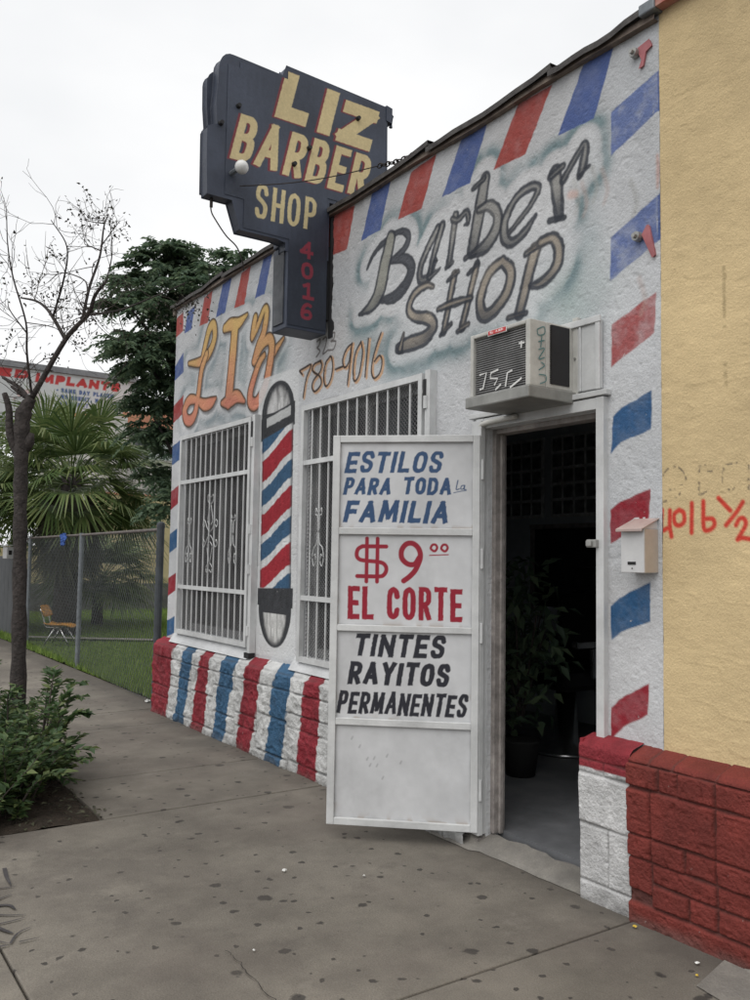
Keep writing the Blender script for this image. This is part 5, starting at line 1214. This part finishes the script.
for i in range(7):
    for j in range(6):
        Vr.append((3.085 + .02 * math.sin(i * 1.7 + j), 11.75 + i * .03 + .01 * math.sin(j * 2), 1.68 - j * .03 + .01 * math.sin(i)))
rg.add(Vr, [(i * 6 + j, i * 6 + j + 1, i * 6 + j + 7, i * 6 + j + 6) for i in range(6) for j in range(5)])
ro = rg.build('blue_rag', MT['blue_rag']); m_ = ro.modifiers.new('thick', 'SOLIDIFY'); m_.thickness = .012
tag(ro, 'small blue rag caught on the top rail of the fence', 'rag')
gate = thing('yard_gate', 'grey board gate at the far left behind the tree trunk', 'gate', (3.3, 16.5, 0))
m = MB()
for i in range(12): m.box(3.26, 3.285, 15.36 + i * .3, 15.36 + i * .3 + .292, .05, 1.36 - .01 * (i % 2))
m.build('boards', MT['grey_gate'], gate)
m = MB(); m.box(3.286, 3.32, 15.36, 18.95, .25, .33); m.box(3.286, 3.32, 15.36, 18.95, 1.1, 1.18); m.build('crossbar', MT['grey_gate'], gate)
wb = thing('letter_box', 'small white letter box on the grey gate at the left edge', 'letter box', (3.2, 15.6, 1.36))
m = MB(); m.box(3.10, 3.255, 15.40, 15.72, 1.32, 1.52); m.build('box', MT['mail_white'], wb, bevel=.01)
m = MB(); m.obox((3.07, 15.37, 1.523), (.2, 0, .02), (0, .38, 0), (0, 0, .018)); m.build('lid', MT['mail_white'], wb, bevel=.005)
m = MB(); m.box(3.2, 3.24, 15.396, 15.399, 1.40, 1.47); m.box(3.13, 3.18, 15.395, 15.399, 1.385, 1.46); m.build('opening', MT['mail_slot'], wb)

# ---- orange school chair on the grass
chx, chy = 3.50, 13.42
chr_ = thing('school_chair', 'small orange school chair with chrome legs on the lawn behind the fence', 'chair', (chx, chy, .04))
ax = np.array([.84, -.54, 0]); ay = np.array([.54, .84, 0])        # seat faces along ax
def cpt(a, b, z): p = np.array([chx, chy, .04]) + ax * a + ay * b; return (p[0], p[1], p[2] + z)
def shell(fn, nu, nv, th):
    m = MB(); V = [fn(i / (nu - 1), j / (nv - 1)) for i in range(nu) for j in range(nv)]
    m.add(V, [(i * nv + j, i * nv + j + 1, (i + 1) * nv + j + 1, (i + 1) * nv + j) for i in range(nu - 1) for j in range(nv - 1)]); return m
seat = shell(lambda s, t: cpt(-.19 + .38 * s, -.18 + .36 * t, .30 + .025 * (2 * t - 1) ** 2 + .05 * max(0, .18 - s) * 3 - .03 * max(0, s - .8) * 4), 9, 7, .012)
so = seat.build('seat', MT['chair_orange'], chr_, smooth=True); q = so.modifiers.new('thick', 'SOLIDIFY'); q.thickness = .012
back = shell(lambda s, t: cpt(-.21 - .06 * s + .035 * (2 * t - 1) ** 2, -.17 + .34 * t, .44 + .17 * s - .02 * (2 * t - 1) ** 4 * (1 if s > .5 else -1)), 6, 9, .012)
so = back.build('backrest', MT['chair_orange'], chr_, smooth=True); q = so.modifiers.new('thick', 'SOLIDIFY'); q.thickness = .012
for sgn in (-1, 1):
    m = MB(); m.tube([cpt(-.03, sgn * .15, .29), cpt(-.19, sgn * .18, 0)], .011, 8); m.build('leg', MT['chrome'], chr_, smooth=True)
    m = MB(); m.tube([cpt(.04, sgn * .15, .29), cpt(.20, sgn * .18, 0)], .011, 8); m.build('leg', MT['chrome'], chr_, smooth=True)
    m = MB(); m.tube(spline([cpt(.05, sgn * .12, .285), cpt(-.12, sgn * .12, .285), cpt(-.185, sgn * .12, .31), cpt(-.215, sgn * .12, .42), cpt(-.262, sgn * .12, .56)], 4), .010, 8); m.build('back_support', MT['chrome'], chr_, smooth=True)

# ================================================================== foliage makers
def leaf_mesh(C, D, Nn, L, W, fold=.25):
    """leaves: base C, direction D, normal Nn; each a folded lozenge of two faces"""
    D = D / (np.linalg.norm(D, axis=1)[:, None] + 1e-9); S = np.cross(D, Nn); S /= np.linalg.norm(S, axis=1)[:, None] + 1e-9; Nn = np.cross(S, D)
    L = np.broadcast_to(L, len(C))[:, None]; W = np.broadcast_to(W, len(C))[:, None]
    V = np.stack([C, C + D * L * .4 + S * W * .5 + Nn * W * fold, C + D * L - Nn * L * .10, C + D * L * .4 - S * W * .5 + Nn * W * fold], 1)
    n = len(C); i = np.arange(n)[:, None] * 4
    F = np.concatenate([i + np.array([[0, 1, 2]]), i + np.array([[0, 2, 3]])], 0)
    return V.reshape(-1, 3), F
def rand_dirs(n):
    v = rng.normal(size=(n, 3)); return v / np.linalg.norm(v, axis=1)[:, None]

# ---- dark tree behind the shop
dt = thing('leafy_tree', 'dense dark green tree with drooping sprays beyond the end of the shop', 'tree', (4.75, 11.4, 0))
blobs = [(3.80, 4.79, .28), (4.10, 5.25, .38), (4.63, 5.55, .36), (4.25, 4.76, .50), (3.86, 4.27, .36), (4.2, 3.95, .48), (4.79, 5.13, .48), (5.25, 5.62, .24), (4.16, 3.35, .30), (4.35, 4.27, .52), (4.45, 2.50, .18), (4.3, 2.12, .12), (5.55, 5.5, .24), (4.89, 4.59, .56), (4.93, 3.38, .50), (4.45, 3.0, .22), (5.6, 4.9, .5), (5.4, 4.0, .6), (4.5, 5.75, .2), (4.2, 5.55, .2)]
VV, FF, off = [], [], 0
def pinnate(p, d, ln, m=13):
    t = np.linspace(.10, 1, m); rp = p + d * (t * ln)[:, None]; rp[:, 2] -= .48 * ln * t ** 2
    side = np.cross(d, [0, 0, 1.]); side /= np.linalg.norm(side) + 1e-9; o = []
    for sg in (-1, 1):
        D_ = side * sg + d * .55 + np.array([0, 0, -.55]) + rng.normal(size=(m, 3)) * .22
        o.append((rp, D_))
    C_ = np.concatenate([a_[0] for a_ in o]); D_ = np.concatenate([a_[1] for a_ in o])
    L_ = np.tile(ln * .30 * (1 - .55 * np.abs(t - .45)), 2)
    return leaf_mesh(C_, D_, np.tile([0, 0, 1.], (2 * m, 1)) + rng.normal(size=(2 * m, 3)) * .4, L_ * 1.1, L_ * .46, fold=.12)
for (bx_, bz_, br) in blobs:
    yc_ = 11.5 + rng.uniform(-.3, .5)
    for k in range(int(6 + 44 * br * br)):
        dr_ = rand_dirs(1)[0]; c_ = np.array([bx_, yc_, bz_]) + dr_ * br * 1.12 * rng.random() ** .45 * np.array([1, 1.3, .95])
        for j in range(rng.integers(6, 10)):
            a_ = rng.random() * 6.283; d_ = np.array([math.cos(a_), math.sin(a_), rng.uniform(-.15, .75)]) + dr_ * .55; d_ /= np.linalg.norm(d_)
            v_, f_ = pinnate(c_, d_, rng.uniform(.26, .42)); VV.append(v_); FF.append(f_ + off); off += len(v_)
raw('crown', np.concatenate(VV), np.concatenate(FF), MT['leaf_dark'], dt, smooth=False)
m = MB(); m.tube(spline([(4.75, 11.4, -.05), (4.72, 11.42, 1.0), (4.6, 11.5, 2.2), (4.5, 11.5, 3.4), (4.4, 11.55, 4.4), (4.5, 11.5, 5.2)], 4), np.linspace(.15, .03, 21), 10); m.build('trunk', MT['bark'], dt, smooth=True)
for (bx_, bz_, br) in blobs[::2]:
    m = MB(); z0_ = max(1.9, bz_ - 1.1); s0 = (4.75 - .06 * z0_, 11.46, z0_)
    m.tube(spline([s0, ((s0[0] * 2 + bx_) / 3, 11.5, (z0_ * 1.2 + bz_) / 2.2), (bx_, 11.6, bz_)], 5), np.linspace(.05, .012, 11), 6); m.build('branch', MT['bark'], dt, smooth=True)

# ---- fan palm
pm = thing('fan_palm', 'fan palm with spiky green fronds and a brown skirt behind the fence', 'palm tree', (4.0, 15.0, 0))
hub = np.array([4.0, 15.0, 2.58])
def fan(c, d, upv, R_, seg, spread, droop):
    d = d / np.linalg.norm(d); s = np.cross(d, upv); s /= np.linalg.norm(s) + 1e-9; nrm = np.cross(s, d)
    a = np.linspace(-spread, spread, seg) + rng.normal(size=seg) * .02
    D_ = np.cos(a)[:, None] * d + np.sin(a)[:, None] * s
    L_ = R_ * (.72 + .28 * np.cos(a * .8)) * (.9 + .2 * rng.random(seg)); w0 = .034
    T_ = np.cross(D_, nrm); V = np.zeros((seg, 6, 3))
    md = c + D_ * (L_ * .55)[:, None] + nrm * .05; tp_ = c + D_ * L_[:, None] + np.array([0, 0, -1.]) * (droop * L_ * (.5 + rng.random(seg)))[:, None]
    V[:, 0] = c + T_ * .006; V[:, 1] = c - T_ * .006; V[:, 2] = md - T_ * w0 * .55; V[:, 3] = md + T_ * w0 * .55; V[:, 4] = tp_ - T_ * .003; V[:, 5] = tp_ + T_ * .003
    i = np.arange(seg)[:, None] * 6
    return V.reshape(-1, 3), np.concatenate([i + np.array([[0, 1, 2, 3]]), i + np.array([[3, 2, 4, 5]])], 0)
VV, FF, off = [], [], 0; pt = MB()
for k in range(54):
    az = k * 2.399 + rng.normal() * .15; el = math.asin(np.clip(-.35 + 1.32 * ((k + .5) / 54), -1, .98)); L_ = .72 + .5 * rng.random()
    d_ = np.array([math.cos(az) * math.cos(el), math.sin(az) * math.cos(el), math.sin(el)])
    e_ = hub + d_ * L_ + np.array([0, 0, -.10 - .14 * (1 - abs(el))])
    pt.tube(spline([hub, hub + d_ * L_ * .55 + np.array([0, 0, .06]), e_], 3), np.linspace(.016, .009, 7), 5)
    dd = d_ + np.array([0, 0, -.30]); upv = np.array([0, 0, 1.]) + d_ * .25 + rng.normal(size=3) * .25
    v_, f_ = fan(e_, dd, upv, .78 + .2 * rng.random(), 38, 1.75, .10 + .12 * rng.random()); VV.append(v_); FF.append(f_ + off); off += len(v_)
raw('fronds', np.concatenate(VV), np.concatenate(FF), MT['leaf_palm'], pm, smooth=False)
pt.build('frond_stalks', MT['leaf_palm'], pm, smooth=True)
VV, FF, off = [], [], 0
for k in range(22):
    az = k * 2.399; z_ = 2.5 - .95 * (k / 22); c_ = np.array([4.0 + .22 * math.cos(az), 15 + .22 * math.sin(az), z_])
    d_ = np.array([math.cos(az) * .30, math.sin(az) * .30, -1.]); v_, f_ = fan(c_, d_, np.array([math.cos(az), math.sin(az), .3]), .80, 26, .8, .05); VV.append(v_); FF.append(f_ + off); off += len(v_)
raw('dead_skirt', np.concatenate(VV), np.concatenate(FF), MT['leaf_dead'], pm, smooth=False)
m = MB(); m.tube([(4.0, 15, -.05), (4.0, 15, .6), (4.0, 15, 1.6), (4.0, 15, 2.75)], [.26, .22, .20, .16], 14); m.build('trunk', MT['bark'], pm, smooth=True)

# lower palm shoots near the wall
ps = thing('young_palm', 'smaller fan palm with pale green fronds low by the cream wall', 'palm tree', (5.0, 16.6, 0))
VV, FF, off = [], [], 0; pt = MB(); hub2 = np.array([5.0, 16.6, .85])
for k in range(34):
    az = k * 2.399; el = math.asin(-.35 + 1.25 * ((k + .5) / 34)); d_ = np.array([math.cos(az) * math.cos(el), math.sin(az) * math.cos(el), math.sin(el)]); L_ = .5 + .3 * rng.random(); e_ = hub2 + d_ * L_
    pt.tube([hub2, e_], [.013, .008], 5)
    v_, f_ = fan(e_, d_ + np.array([0, 0, -.25]), np.array([0, 0, 1.]) + rng.normal(size=3) * .2, .74, 34, 1.8, .15); VV.append(v_); FF.append(f_ + off); off += len(v_)
raw('fronds', np.concatenate(VV), np.concatenate(FF), MT['leaf_palm'], ps, smooth=False)
pt.build('frond_stalks', MT['leaf_palm'], ps); m = MB(); m.tube([(5, 16.6, 0), (5, 16.6, .85)], [.11, .09], 10); m.build('trunk', MT['bark'], ps)

# ---- bare street tree
tx, ty = 1.5, 6.85
R2 = np.array([math.cos(rad(34.3)), -math.sin(rad(34.3)), 0]); FD = np.array([math.sin(rad(34.3)), math.cos(rad(34.3)), 0])
bt = thing('street_tree', 'nearly bare street tree with thin twigs rising from the tree well', 'tree', (tx, ty, 0))
def tp3(u, z, dpt_=0): p = np.array([tx, ty, 0]) + R2 * u + FD * dpt_; return np.array([p[0], p[1], z])
rads = {'trunk': (.060, .053, .048, .050, .060, .036), 'a': (.022, .010), 'b': (.013, .004), 'c': (.016, .007), 'd': (.009, .003), 'e': (.010, .003), 'f': (.010, .003), 'g': (.024, .012), 'h': (.020, .012), 'i': (.006, .002), 'j': (.005, .002), 'k': (.005, .002), 'l': (.006, .003), 'm': (.006, .002), 'n': (.004, .002), 'o': (.006, .002)}
tips = []; SKEL = []
wood = MB()
for nm, q in zip(TREEW, TREE):
    k = len(q); dd = np.linspace(0, 1, k) * rng.uniform(-.5, .5) if nm != 'trunk' else np.zeros(k)
    q = list(q); base_d = 0
    if SKEL:                                    # grow from the nearest limb already built
        A_2 = np.concatenate(SKEL); j = np.argmin(np.hypot(A_2[:, 0] - q[0][0], A_2[:, 1] - q[0][1])); q[0] = (A_2[j, 0], A_2[j, 1]); base_d = A_2[j, 2]
    S2 = spline(np.array([(u, z, e_ + base_d) for (u, z), e_ in zip(q, dd)]), 6); SKEL.append(S2)
    P = spline(np.array([tp3(u, z, e_ + base_d) for (u, z), e_ in zip(q, dd)]), 6)
    r_ = rads[nm]; rs = np.interp(np.linspace(0, 1, len(P)), np.linspace(0, 1, len(r_)), r_)
    rs = rs * (1 + .10 * np.sin(np.arange(len(P)) * 2.1) * (nm == 'trunk'))
    if nm == 'trunk':
        P = P.copy(); P[0, 2] = -.08; m = MB(); m.tube(P, rs, 14); m.build('trunk', MT['bark'], bt, smooth=True)
        for (u, z, r0) in ((-.05, 2.12, .052), (.0, 2.25, .042)):
            wood.tube([tp3(u - .01, z - .07), tp3(u, z), tp3(u + .02, z + .07)], [r0 * .5, r0, r0 * .45], 10)
    else:
        m = MB(); m.tube(P, rs, 7); m.build('branch', MT['bark'], bt, smooth=True)
        tips.append((P, rs))
wood.tube(spline([tp3(-.05, 2.1), tp3(-.14, 2.3), tp3(-.16, 2.5), tp3(-.2, 2.62)], 4), np.linspace(.036, .02, 13), 9)
wood.build('knot', MT['bark'], bt, smooth=True)
tw = MB(); LC, LD = [], []
def twig(p, d, L_, r0, lvl):
    n = 7; P = [p]; d = d / np.linalg.norm(d)
    for _ in range(n - 1):
        d = d + rng.normal(size=3) * .20 + np.array([0, 0, .03 if lvl else .05]); d /= np.linalg.norm(d); P.append(P[-1] + d * L_ / (n - 1))
    tw.tube(P, np.linspace(r0, .0011, n), 4, cap=False)
    if lvl:
        for _ in range(rng.integers(2, 4)):
            i = rng.integers(1, n - 1); twig(P[i], d * .7 + rng.normal(size=3) * .7, L_ * rng.uniform(.35, .65), r0 * .6, lvl - 1)
    if rng.random() < .34:
        for _ in range(rng.integers(1, 6)):
            LC.append(P[-1 - rng.integers(0, 3)] + rng.normal(size=3) * .012); LD.append(d + rng.normal(size=3) * .9 + np.array([0, 0, -.4]))
for P, rs in tips:
    n = max(3, int(np.sum(np.linalg.norm(np.diff(P, axis=0), axis=1)) * 10))
    for _ in range(n):
        i = rng.integers(2, len(P)); d = rng.normal(size=3) * .8 + np.array([0, 0, .45]); twig(P[i], d, rng.uniform(.18, .55), max(.0022, min(rs[i] * .5, .0038)), 1)
tw.build('twigs', MT['twig'], bt)
# last leaf clusters
for (u, z, n, s_) in ((.49, 4.02, 40, .12), (.36, 4.05, 26, .10), (.27, 3.98, 16, .08), (.60, 3.95, 22, .07), (-.02, 3.42, 50, .16), (.13, 3.36, 26, .1), (.25, 3.2, 30, .14), (.42, 3.22, 36, .13), (.28, 3.06, 20, .06), (.14, 2.92, 20, .06), (.36, 3.0, 18, .06), (-.28, 3.0, 18, .08), (1.12, 3.32, 70, .13), (1.22, 3.38, 40, .1), (1.0, 3.28, 40, .12), (.9, 3.2, 26, .12), (.68, 3.5, 10, .05)):
    for _ in range(n):
        LC.append(tp3(u + rng.normal() * s_ * .55, z + rng.normal() * s_ * .5, rng.normal() * .12 + .1)); LD.append(rng.normal(size=3) + np.array([0, 0, -.7]))
LC, LD = np.array(LC), np.array(LD)
v_, f_ = leaf_mesh(LC, LD, rand_dirs(len(LC)), rng.uniform(.018, .038, len(LC)), rng.uniform(.012, .020, len(LC)))
raw('leaves', v_, f_, MT['leaf_dry'], bt, smooth=False)

# ---- shrub in the tree well
sh = thing('shrub', 'leafy green shrub growing round the foot of the street tree', 'shrub', (1.05, 5.35, 0))
stm = MB(); LC, LD, LN = [], [], []; LL = []
for k in range(300):
    bx_, by_ = rng.uniform(.75, 1.46), rng.uniform(4.80, 6.9)
    if bx_ > 1.10 + .34 * min(1, max(0, by_ - 4.95) / .6): continue
    side_ = bx_ - .221 * by_                      # low in front of the trunk, taller to either side of it
    if side_ > .07 and by_ > 5.15: H = rng.uniform(.22, .52)
    elif side_ < -.05: H = rng.uniform(.25, .60)
    else: H = rng.uniform(.10, .24)
    lean = np.array([rng.normal() * .40 + .05, rng.normal() * .40, 1.]); n = 8; P = [np.array([bx_, by_, 0.])]; d = lean / np.linalg.norm(lean)
    for _ in range(n - 1):
        d = d + rng.normal(size=3) * .16; d /= np.linalg.norm(d); P.append(P[-1] + d * H / (n - 1))
    stm.tube(P, np.linspace(.0045, .0015, n), 4, cap=False); P = spline(np.array(P), 3)
    for i in range(4, len(P)):
        for _ in range(3):
            a = rng.random() * 6.283; o = np.array([math.cos(a), math.sin(a), rng.uniform(-.25, .45)])
            LC.append(P[i] + o * .004); LD.append(o + d * .4); LN.append(np.array([0, 0, 1.]) + rng.normal(size=3) * .35); LL.append(rng.uniform(.03, .082))
arch = [((1.1, 5.05), (1.34, 4.98), .25), ((1.15, 5.2), (1.42, 5.12), .32), ((1.36, 5.5), (1.56, 5.45), .46), ((1.38, 5.6), (1.60, 5.62), .54), ((1.40, 5.8), (1.62, 5.85), .60), ((1.42, 5.7), (1.50, 5.8), .66), ((1.1, 5.6), (1.08, 5.55), .62), ((1.1, 5.9), (1.1, 5.95), .72), ((1.0, 5.7), (1.02, 5.7), .70)]
for (a, b, h) in arch:
    for r_ in range(2):
        jx = rng.normal(size=2) * .06
        P = spline(np.array([(a[0] + jx[0], a[1] + jx[1], 0), ((a[0] * 2 + b[0]) / 3 + jx[0], (a[1] * 2 + b[1]) / 3 + jx[1], h * .62), ((a[0] + 2 * b[0]) / 3 + jx[0], (a[1] + 2 * b[1]) / 3 + jx[1], h * .92), (b[0] + jx[0] * 1.6, b[1] + jx[1] * 1.6, h * (.93 + .1 * rng.random()))]), 8)
        stm.tube(P, np.linspace(.007, .002, len(P)), 4, cap=False)
        for i in range(7, len(P)):
            d = P[i] - P[i - 1]; d /= np.linalg.norm(d)
            for sgn in (-1, 1):
                sd3 = np.cross(d, [0, 0, 1.]); sd3 /= np.linalg.norm(sd3) + 1e-9
                LC.append(P[i]); LD.append(sd3 * sgn + d * .7 + rng.normal(size=3) * .25); LN.append(np.array([0, 0, 1.]) + rng.normal(size=3) * .3); LL.append(rng.uniform(.05, .085))
LC, LD, LN, LL = map(np.array, (LC, LD, LN, LL))
v_, f_ = leaf_mesh(LC, LD, LN, LL, LL * .46, fold=.18)
raw('leaves', v_, f_, MT['leaf_shrub'], sh, smooth=False)
stm.build('stems', MT['twig'], sh)

n = 520; P = np.stack([rng.uniform(.2, 1.56, n), rng.uniform(4.70, 6.6, n), np.zeros(n)], 1)
P[:, 2] = np.where((P[:, 0] > 1.49) | (P[:, 1] < 4.73), .006, .012 + .03 * rng.random(n))
v_, f_ = leaf_mesh(P, rng.normal(size=(n, 3)) * np.array([1, 1, .15]), np.tile([0, 0, 1.], (n, 1)) + rng.normal(size=(n, 3)) * .3, rng.uniform(.02, .05, n), rng.uniform(.01, .022, n))
tag(raw('leaf_litter', v_, f_, MT['leaf_dead'], smooth=False), 'dry leaf litter scattered over the soil of the tree well', 'leaf litter', kind='stuff')

# ================================================================== beyond the lawn
bw = MB(); bw.box(2.9, 11, 20.9, 21.1, -.1, .72)
for i in range(21):
    bw.box(2.9 + i * .4, 2.9 + i * .4 + .392, 20.885, 20.899, .02, .20); bw.box(2.7 + i * .4, 2.7 + i * .4 + .392, 20.885, 20.899, .208, .39); bw.box(2.9 + i * .4, 2.9 + i * .4 + .392, 20.885, 20.899, .398, .58)
tag(bw.build('block_wall', MT['block_wall']), 'low grey concrete block wall at the back of the lawn', 'wall')
hs = thing('background_house', 'cream and white house with salmon gable beyond the palms', 'house', (9, 24, 0))
m = MB(); m.box(6.5, 16, 22, 22.3, 0, 2.95); m.box(3.9, 6.5, 22.02, 22.3, 0, 1.6); m.build('yard_wall', MT['house_cream'], hs)
m = MB(); m.box(6.4, 16, 21.97, 22.33, 2.952, 3.0)
m.build('wall_cap', MT['salmon'], hs)
m = MB()
for i in range(40): m.box(6.45 + i * .24, 6.45 + i * .24 + .225, 22.01, 22.29, 3.002, 3.10); m.box(6.35 + i * .24, 6.35 + i * .24 + .225, 22.01, 22.29, 3.11, 3.2)
m.build('brick_top', MT['house_white'], hs)
m = MB(); m.box(6.9, 16, 23.6, 30, 0, 5.0); m.box(7.28, 7.62, 23.2, 23.6, 0, 5.15)
m.build('wall', MT['house_white'], hs)
m = MB(); m.prism([(7.5, 5.0), (16.5, 5.0), (12, 7.2)], lambda u, v: (u, 23.5, v), lambda u, v: (u, 30, v)); m.box(7.6, 16.5, 23.45, 23.59, 4.95, 5.35); m.build('gable', MT['salmon'], hs)
m = MB(); m.box(7.85, 9.6, 23.53, 23.59, 4.05, 4.93); wn = m.build('window', MT['house_white'], hs)
m = MB(); m.box(7.9, 8.3, 23.51, 23.529, 4.1, 4.88); m.build('pane', MT['glass_dark'], wn)
m = MB(); m.box(8.33, 9.5, 23.505, 23.529, 4.1, 4.88); m.build('blind', MT['blind'], wn)
bb = thing('billboard', 'white roadside billboard with red and blue dental lettering behind the trees', 'billboard', (5, 25, 0))
U, V = grid(1.5, 8.35, 5.02, 6.50, .02)
cv = Canvas(U, V, np.array([.50, .51, .51])[None, None] * np.ones(U.shape + (1,)))
RD, BL_ = (.42, .04, .04), (.05, .09, .22)
write(cv, 'ED', 4.60, 6.21, .78, .25, .052, RD, shear=.15, jit=0); write(cv, 'IMPLANTS', 5.56, 6.16, 2.36, .27, .05, RD, shear=.15, jit=0, gap=.2)
write(cv, 'SAME DAY PLACEM', 6.27, 5.955, 1.50, .125, .02, BL_, jit=0); write(cv, 'NO CREDIT, NO', 6.27, 5.77, 1.15, .125, .02, BL_, jit=0)
write(cv, 'PAYMENT', 6.27, 5.59, .78, .12, .014, BL_, jit=0)
for z in (6.01, 5.83, 5.65): cv.strokes([[(6.17, z, .025), (6.175, z, .025)]], BL_)
sl = cv.crop(5.0, 6.1, 5.1, 6.1); u, v = cv.U[sl], cv.V[sl]
cv.put(sl, .55 * np.exp(-((u - 5.3) / .35) ** 2 - ((v - 5.75) / .25) ** 2) * sstep(.4, .6, vnoise(u, v, .12, 401)), (.5, .2, .16))
cv.strokes([[(6.6, 5.36, .05), (7.3, 5.36, .05)]], (.55, .24, .12))
raw('poster_panel', np.stack([U, np.full(U.shape, 24.97), V], -1).reshape(-1, 3), grid_faces(*U.shape), MT['billboard'], bb, colors=cv.C.reshape(-1, 3))
m = MB(); m.box(1.4, 8.45, 24.9, 25.1, 6.502, 6.66); m.box(1.4, 8.45, 24.9, 25.1, 4.86, 5.018); m.box(8.352, 8.45, 24.9, 25.1, 5.018, 6.502); m.box(1.4, 1.498, 24.9, 25.1, 5.018, 6.502); m.box(1.5, 8.35, 24.985, 25.05, 5.02, 6.5); m.build('frame', MT['billboard_frame'], bb)
for x in (2.6, 7.2):
    m = MB(); m.tube([(x, 25.2, 0), (x, 25.2, 6.3)], .12, 10); m.build('post', MT['galv'], bb)
hg_ = thing('hedge_tree', 'yellow green bushy tree at the left edge below the billboard', 'tree', (4.1, 19.6, 0))
VVc = rand_dirs(2600) * (rng.random((2600, 1)) ** .4) * np.array([1.35, .9, 1.6]) + np.array([4.1, 19.6, 2.85])
v_, f_ = leaf_mesh(VVc, rand_dirs(len(VVc)) + np.array([0, 0, .4]), rand_dirs(len(VVc)), .16, .07); raw('crown', v_, f_, MT['leaf_palm'], hg_, smooth=False)
m = MB(); m.tube([(4.1, 19.6, 0), (4.1, 19.6, 2.6)], [.12, .06], 8); m.build('trunk', MT['bark'], hg_)

# ================================================================== litter on the paving
def scrap(name, x, y, s, mt, label, cat='litter', z=.006):
    s *= .62; n = 9; a = np.linspace(0, 6.283, n, endpoint=False); r = s * (.6 + .5 * rng.random(n)); m = MB()
    V = [(x + r[i] * math.cos(a[i]), y + r[i] * math.sin(a[i]), z + s * .5 * rng.random()) for i in range(n)] + [(x, y, z + s * .9)] + [(x, y, z - .002)]
    m.add(V, [(i, (i + 1) % n, n) for i in range(n)] + [((i + 1) % n, i, n + 1) for i in range(n)])
    tag(m.build(name, mt), label, cat)
scrap('paper_scrap', 2.21, 3.28, .013, MT['scrap'], 'tiny white paper scrap on the paving below the open door')
scrap('paper_scrap', 1.94, 3.52, .020, MT['scrap'], 'crumpled white paper bit on open paving left of the door foot')
scrap('paper_scrap', 1.47, 2.88, .010, MT['scrap'], 'smallest white speck of paper in the middle of the pavement')
scrap('yellow_wrapper', 2.80, 2.275, .016, MT['scrap_yellow'], 'yellow wrapper at the foot of the white door pier')
scrap('bottle_cap', 2.74, 1.955, .014, MT['scrap'], 'pale cap lying at the bottom corner of the dark red base')
scrap('fallen_leaf', 2.66, 1.90, .011, MT['scrap_yellow'], 'little tan leaf on the paving near the dark red corner')
scrap('crushed_cup', 3.22, 12.2, .06, MT['scrap'], 'crushed white cup at the lawn edge by the path')
scrap('crushed_can', 2.98, 8.2, .05, MT['scrap'], 'pale crushed can at the foot of the dark fence post')

# ================================================================== things in the dim room
bx0, by0 = 4.7, 4.42
bc = thing('barber_chair', 'black barber chair in the dim room behind the doorway', 'chair', (bx0, by0, .075))
m = MB(); m.box(bx0 - .25, bx0 + .25, by0 - .25, by0 + .25, .52, .66); m.build('seat', MT['leather'], bc, bevel=.04)
m = MB(); m.box(bx0 + .16, bx0 + .30, by0 - .27, by0 + .27, .66, 1.18); m.build('backrest', MT['leather'], bc, bevel=.06)
m = MB(); m.box(bx0 + .19, bx0 + .28, by0 - .12, by0 + .12, 1.21, 1.38); m.build('headrest', MT['leather'], bc, bevel=.04)
for y in (by0 - .31, by0 + .25):
    m = MB(); m.box(bx0 - .22, bx0 + .25, y, y + .06, .82, .87); m.box(bx0 - .05, bx0, y + .01, y + .05, .60, .82); m.build('armrest', MT['chrome'], bc, bevel=.015)
m = MB(); m.lathe([(.30, .075), (.29, .10), (.09, .14), (.07, .52)], (bx0, by0, 0), 20); m.build('pedestal', MT['chrome'], bc, smooth=True)
mi = thing('wall_mirror', 'wide dark mirror on the back wall of the dim room', 'mirror', (5.59, 5.1, 1.2))
m = MB(); m.box(5.575, 5.59, 4.55, 5.62, 1.02, 1.70); m.build('mirror_glass', MT['mirror_dark'], mi)
m = MB(); m.box(5.56, 5.597, 4.5, 5.67, 1.702, 1.74); m.box(5.56, 5.597, 5.622, 5.66, .98, 1.70); m.build('frame', MT['wood_worn'], mi)
for k, y in enumerate((4.75, 5.52)):
    po = MB(); po.box(5.58, 5.595, y, y + .68, 1.80, 2.52)
    for i in range(5):
        for j in range(5): po.box(5.573, 5.5795, y + .03 + i * .13, y + .13 + i * .13, 1.83 + j * .138, 1.94 + j * .138, 1)
    tag(po.build('style_poster', [MT['poster'], MT['poster_print']]), ('right-hand' if k == 0 else 'left-hand') + ' haircut poster sheet above the mirror in the dim room', 'poster')
pp_ = thing('potted_plant', 'leafy potted plant inside the doorway by the left jamb', 'plant', (4.0, 4.2, .075))
m = MB(); m.lathe([(.09, .075), (.12, .28), (.13, .30), (.10, .29)], (3.9, 4.05, 0), 16); m.build('pot', MT['pot'], pp_, smooth=True)
n = 420; P = rand_dirs(n) * (rng.random((n, 1)) ** .5) * np.array([.30, .34, .60]) + np.array([3.9, 4.05, .92])
v_, f_ = leaf_mesh(P, rand_dirs(n) + np.array([0, 0, -.3]), np.tile([0, 0, 1.], (n, 1)) + rand_dirs(n) * .6,   .11, .05); raw('leaves', v_, f_, MT['leaf_dark'], pp_, smooth=False)
m = MB()
for a in np.linspace(0, 6, 9): m.tube([(3.9, 4.05, .38), (3.9 + .18 * math.cos(a), 4.05 + .18 * math.sin(a), 1.1)], .006, 5)
m.build('stems', MT['twig'], pp_)
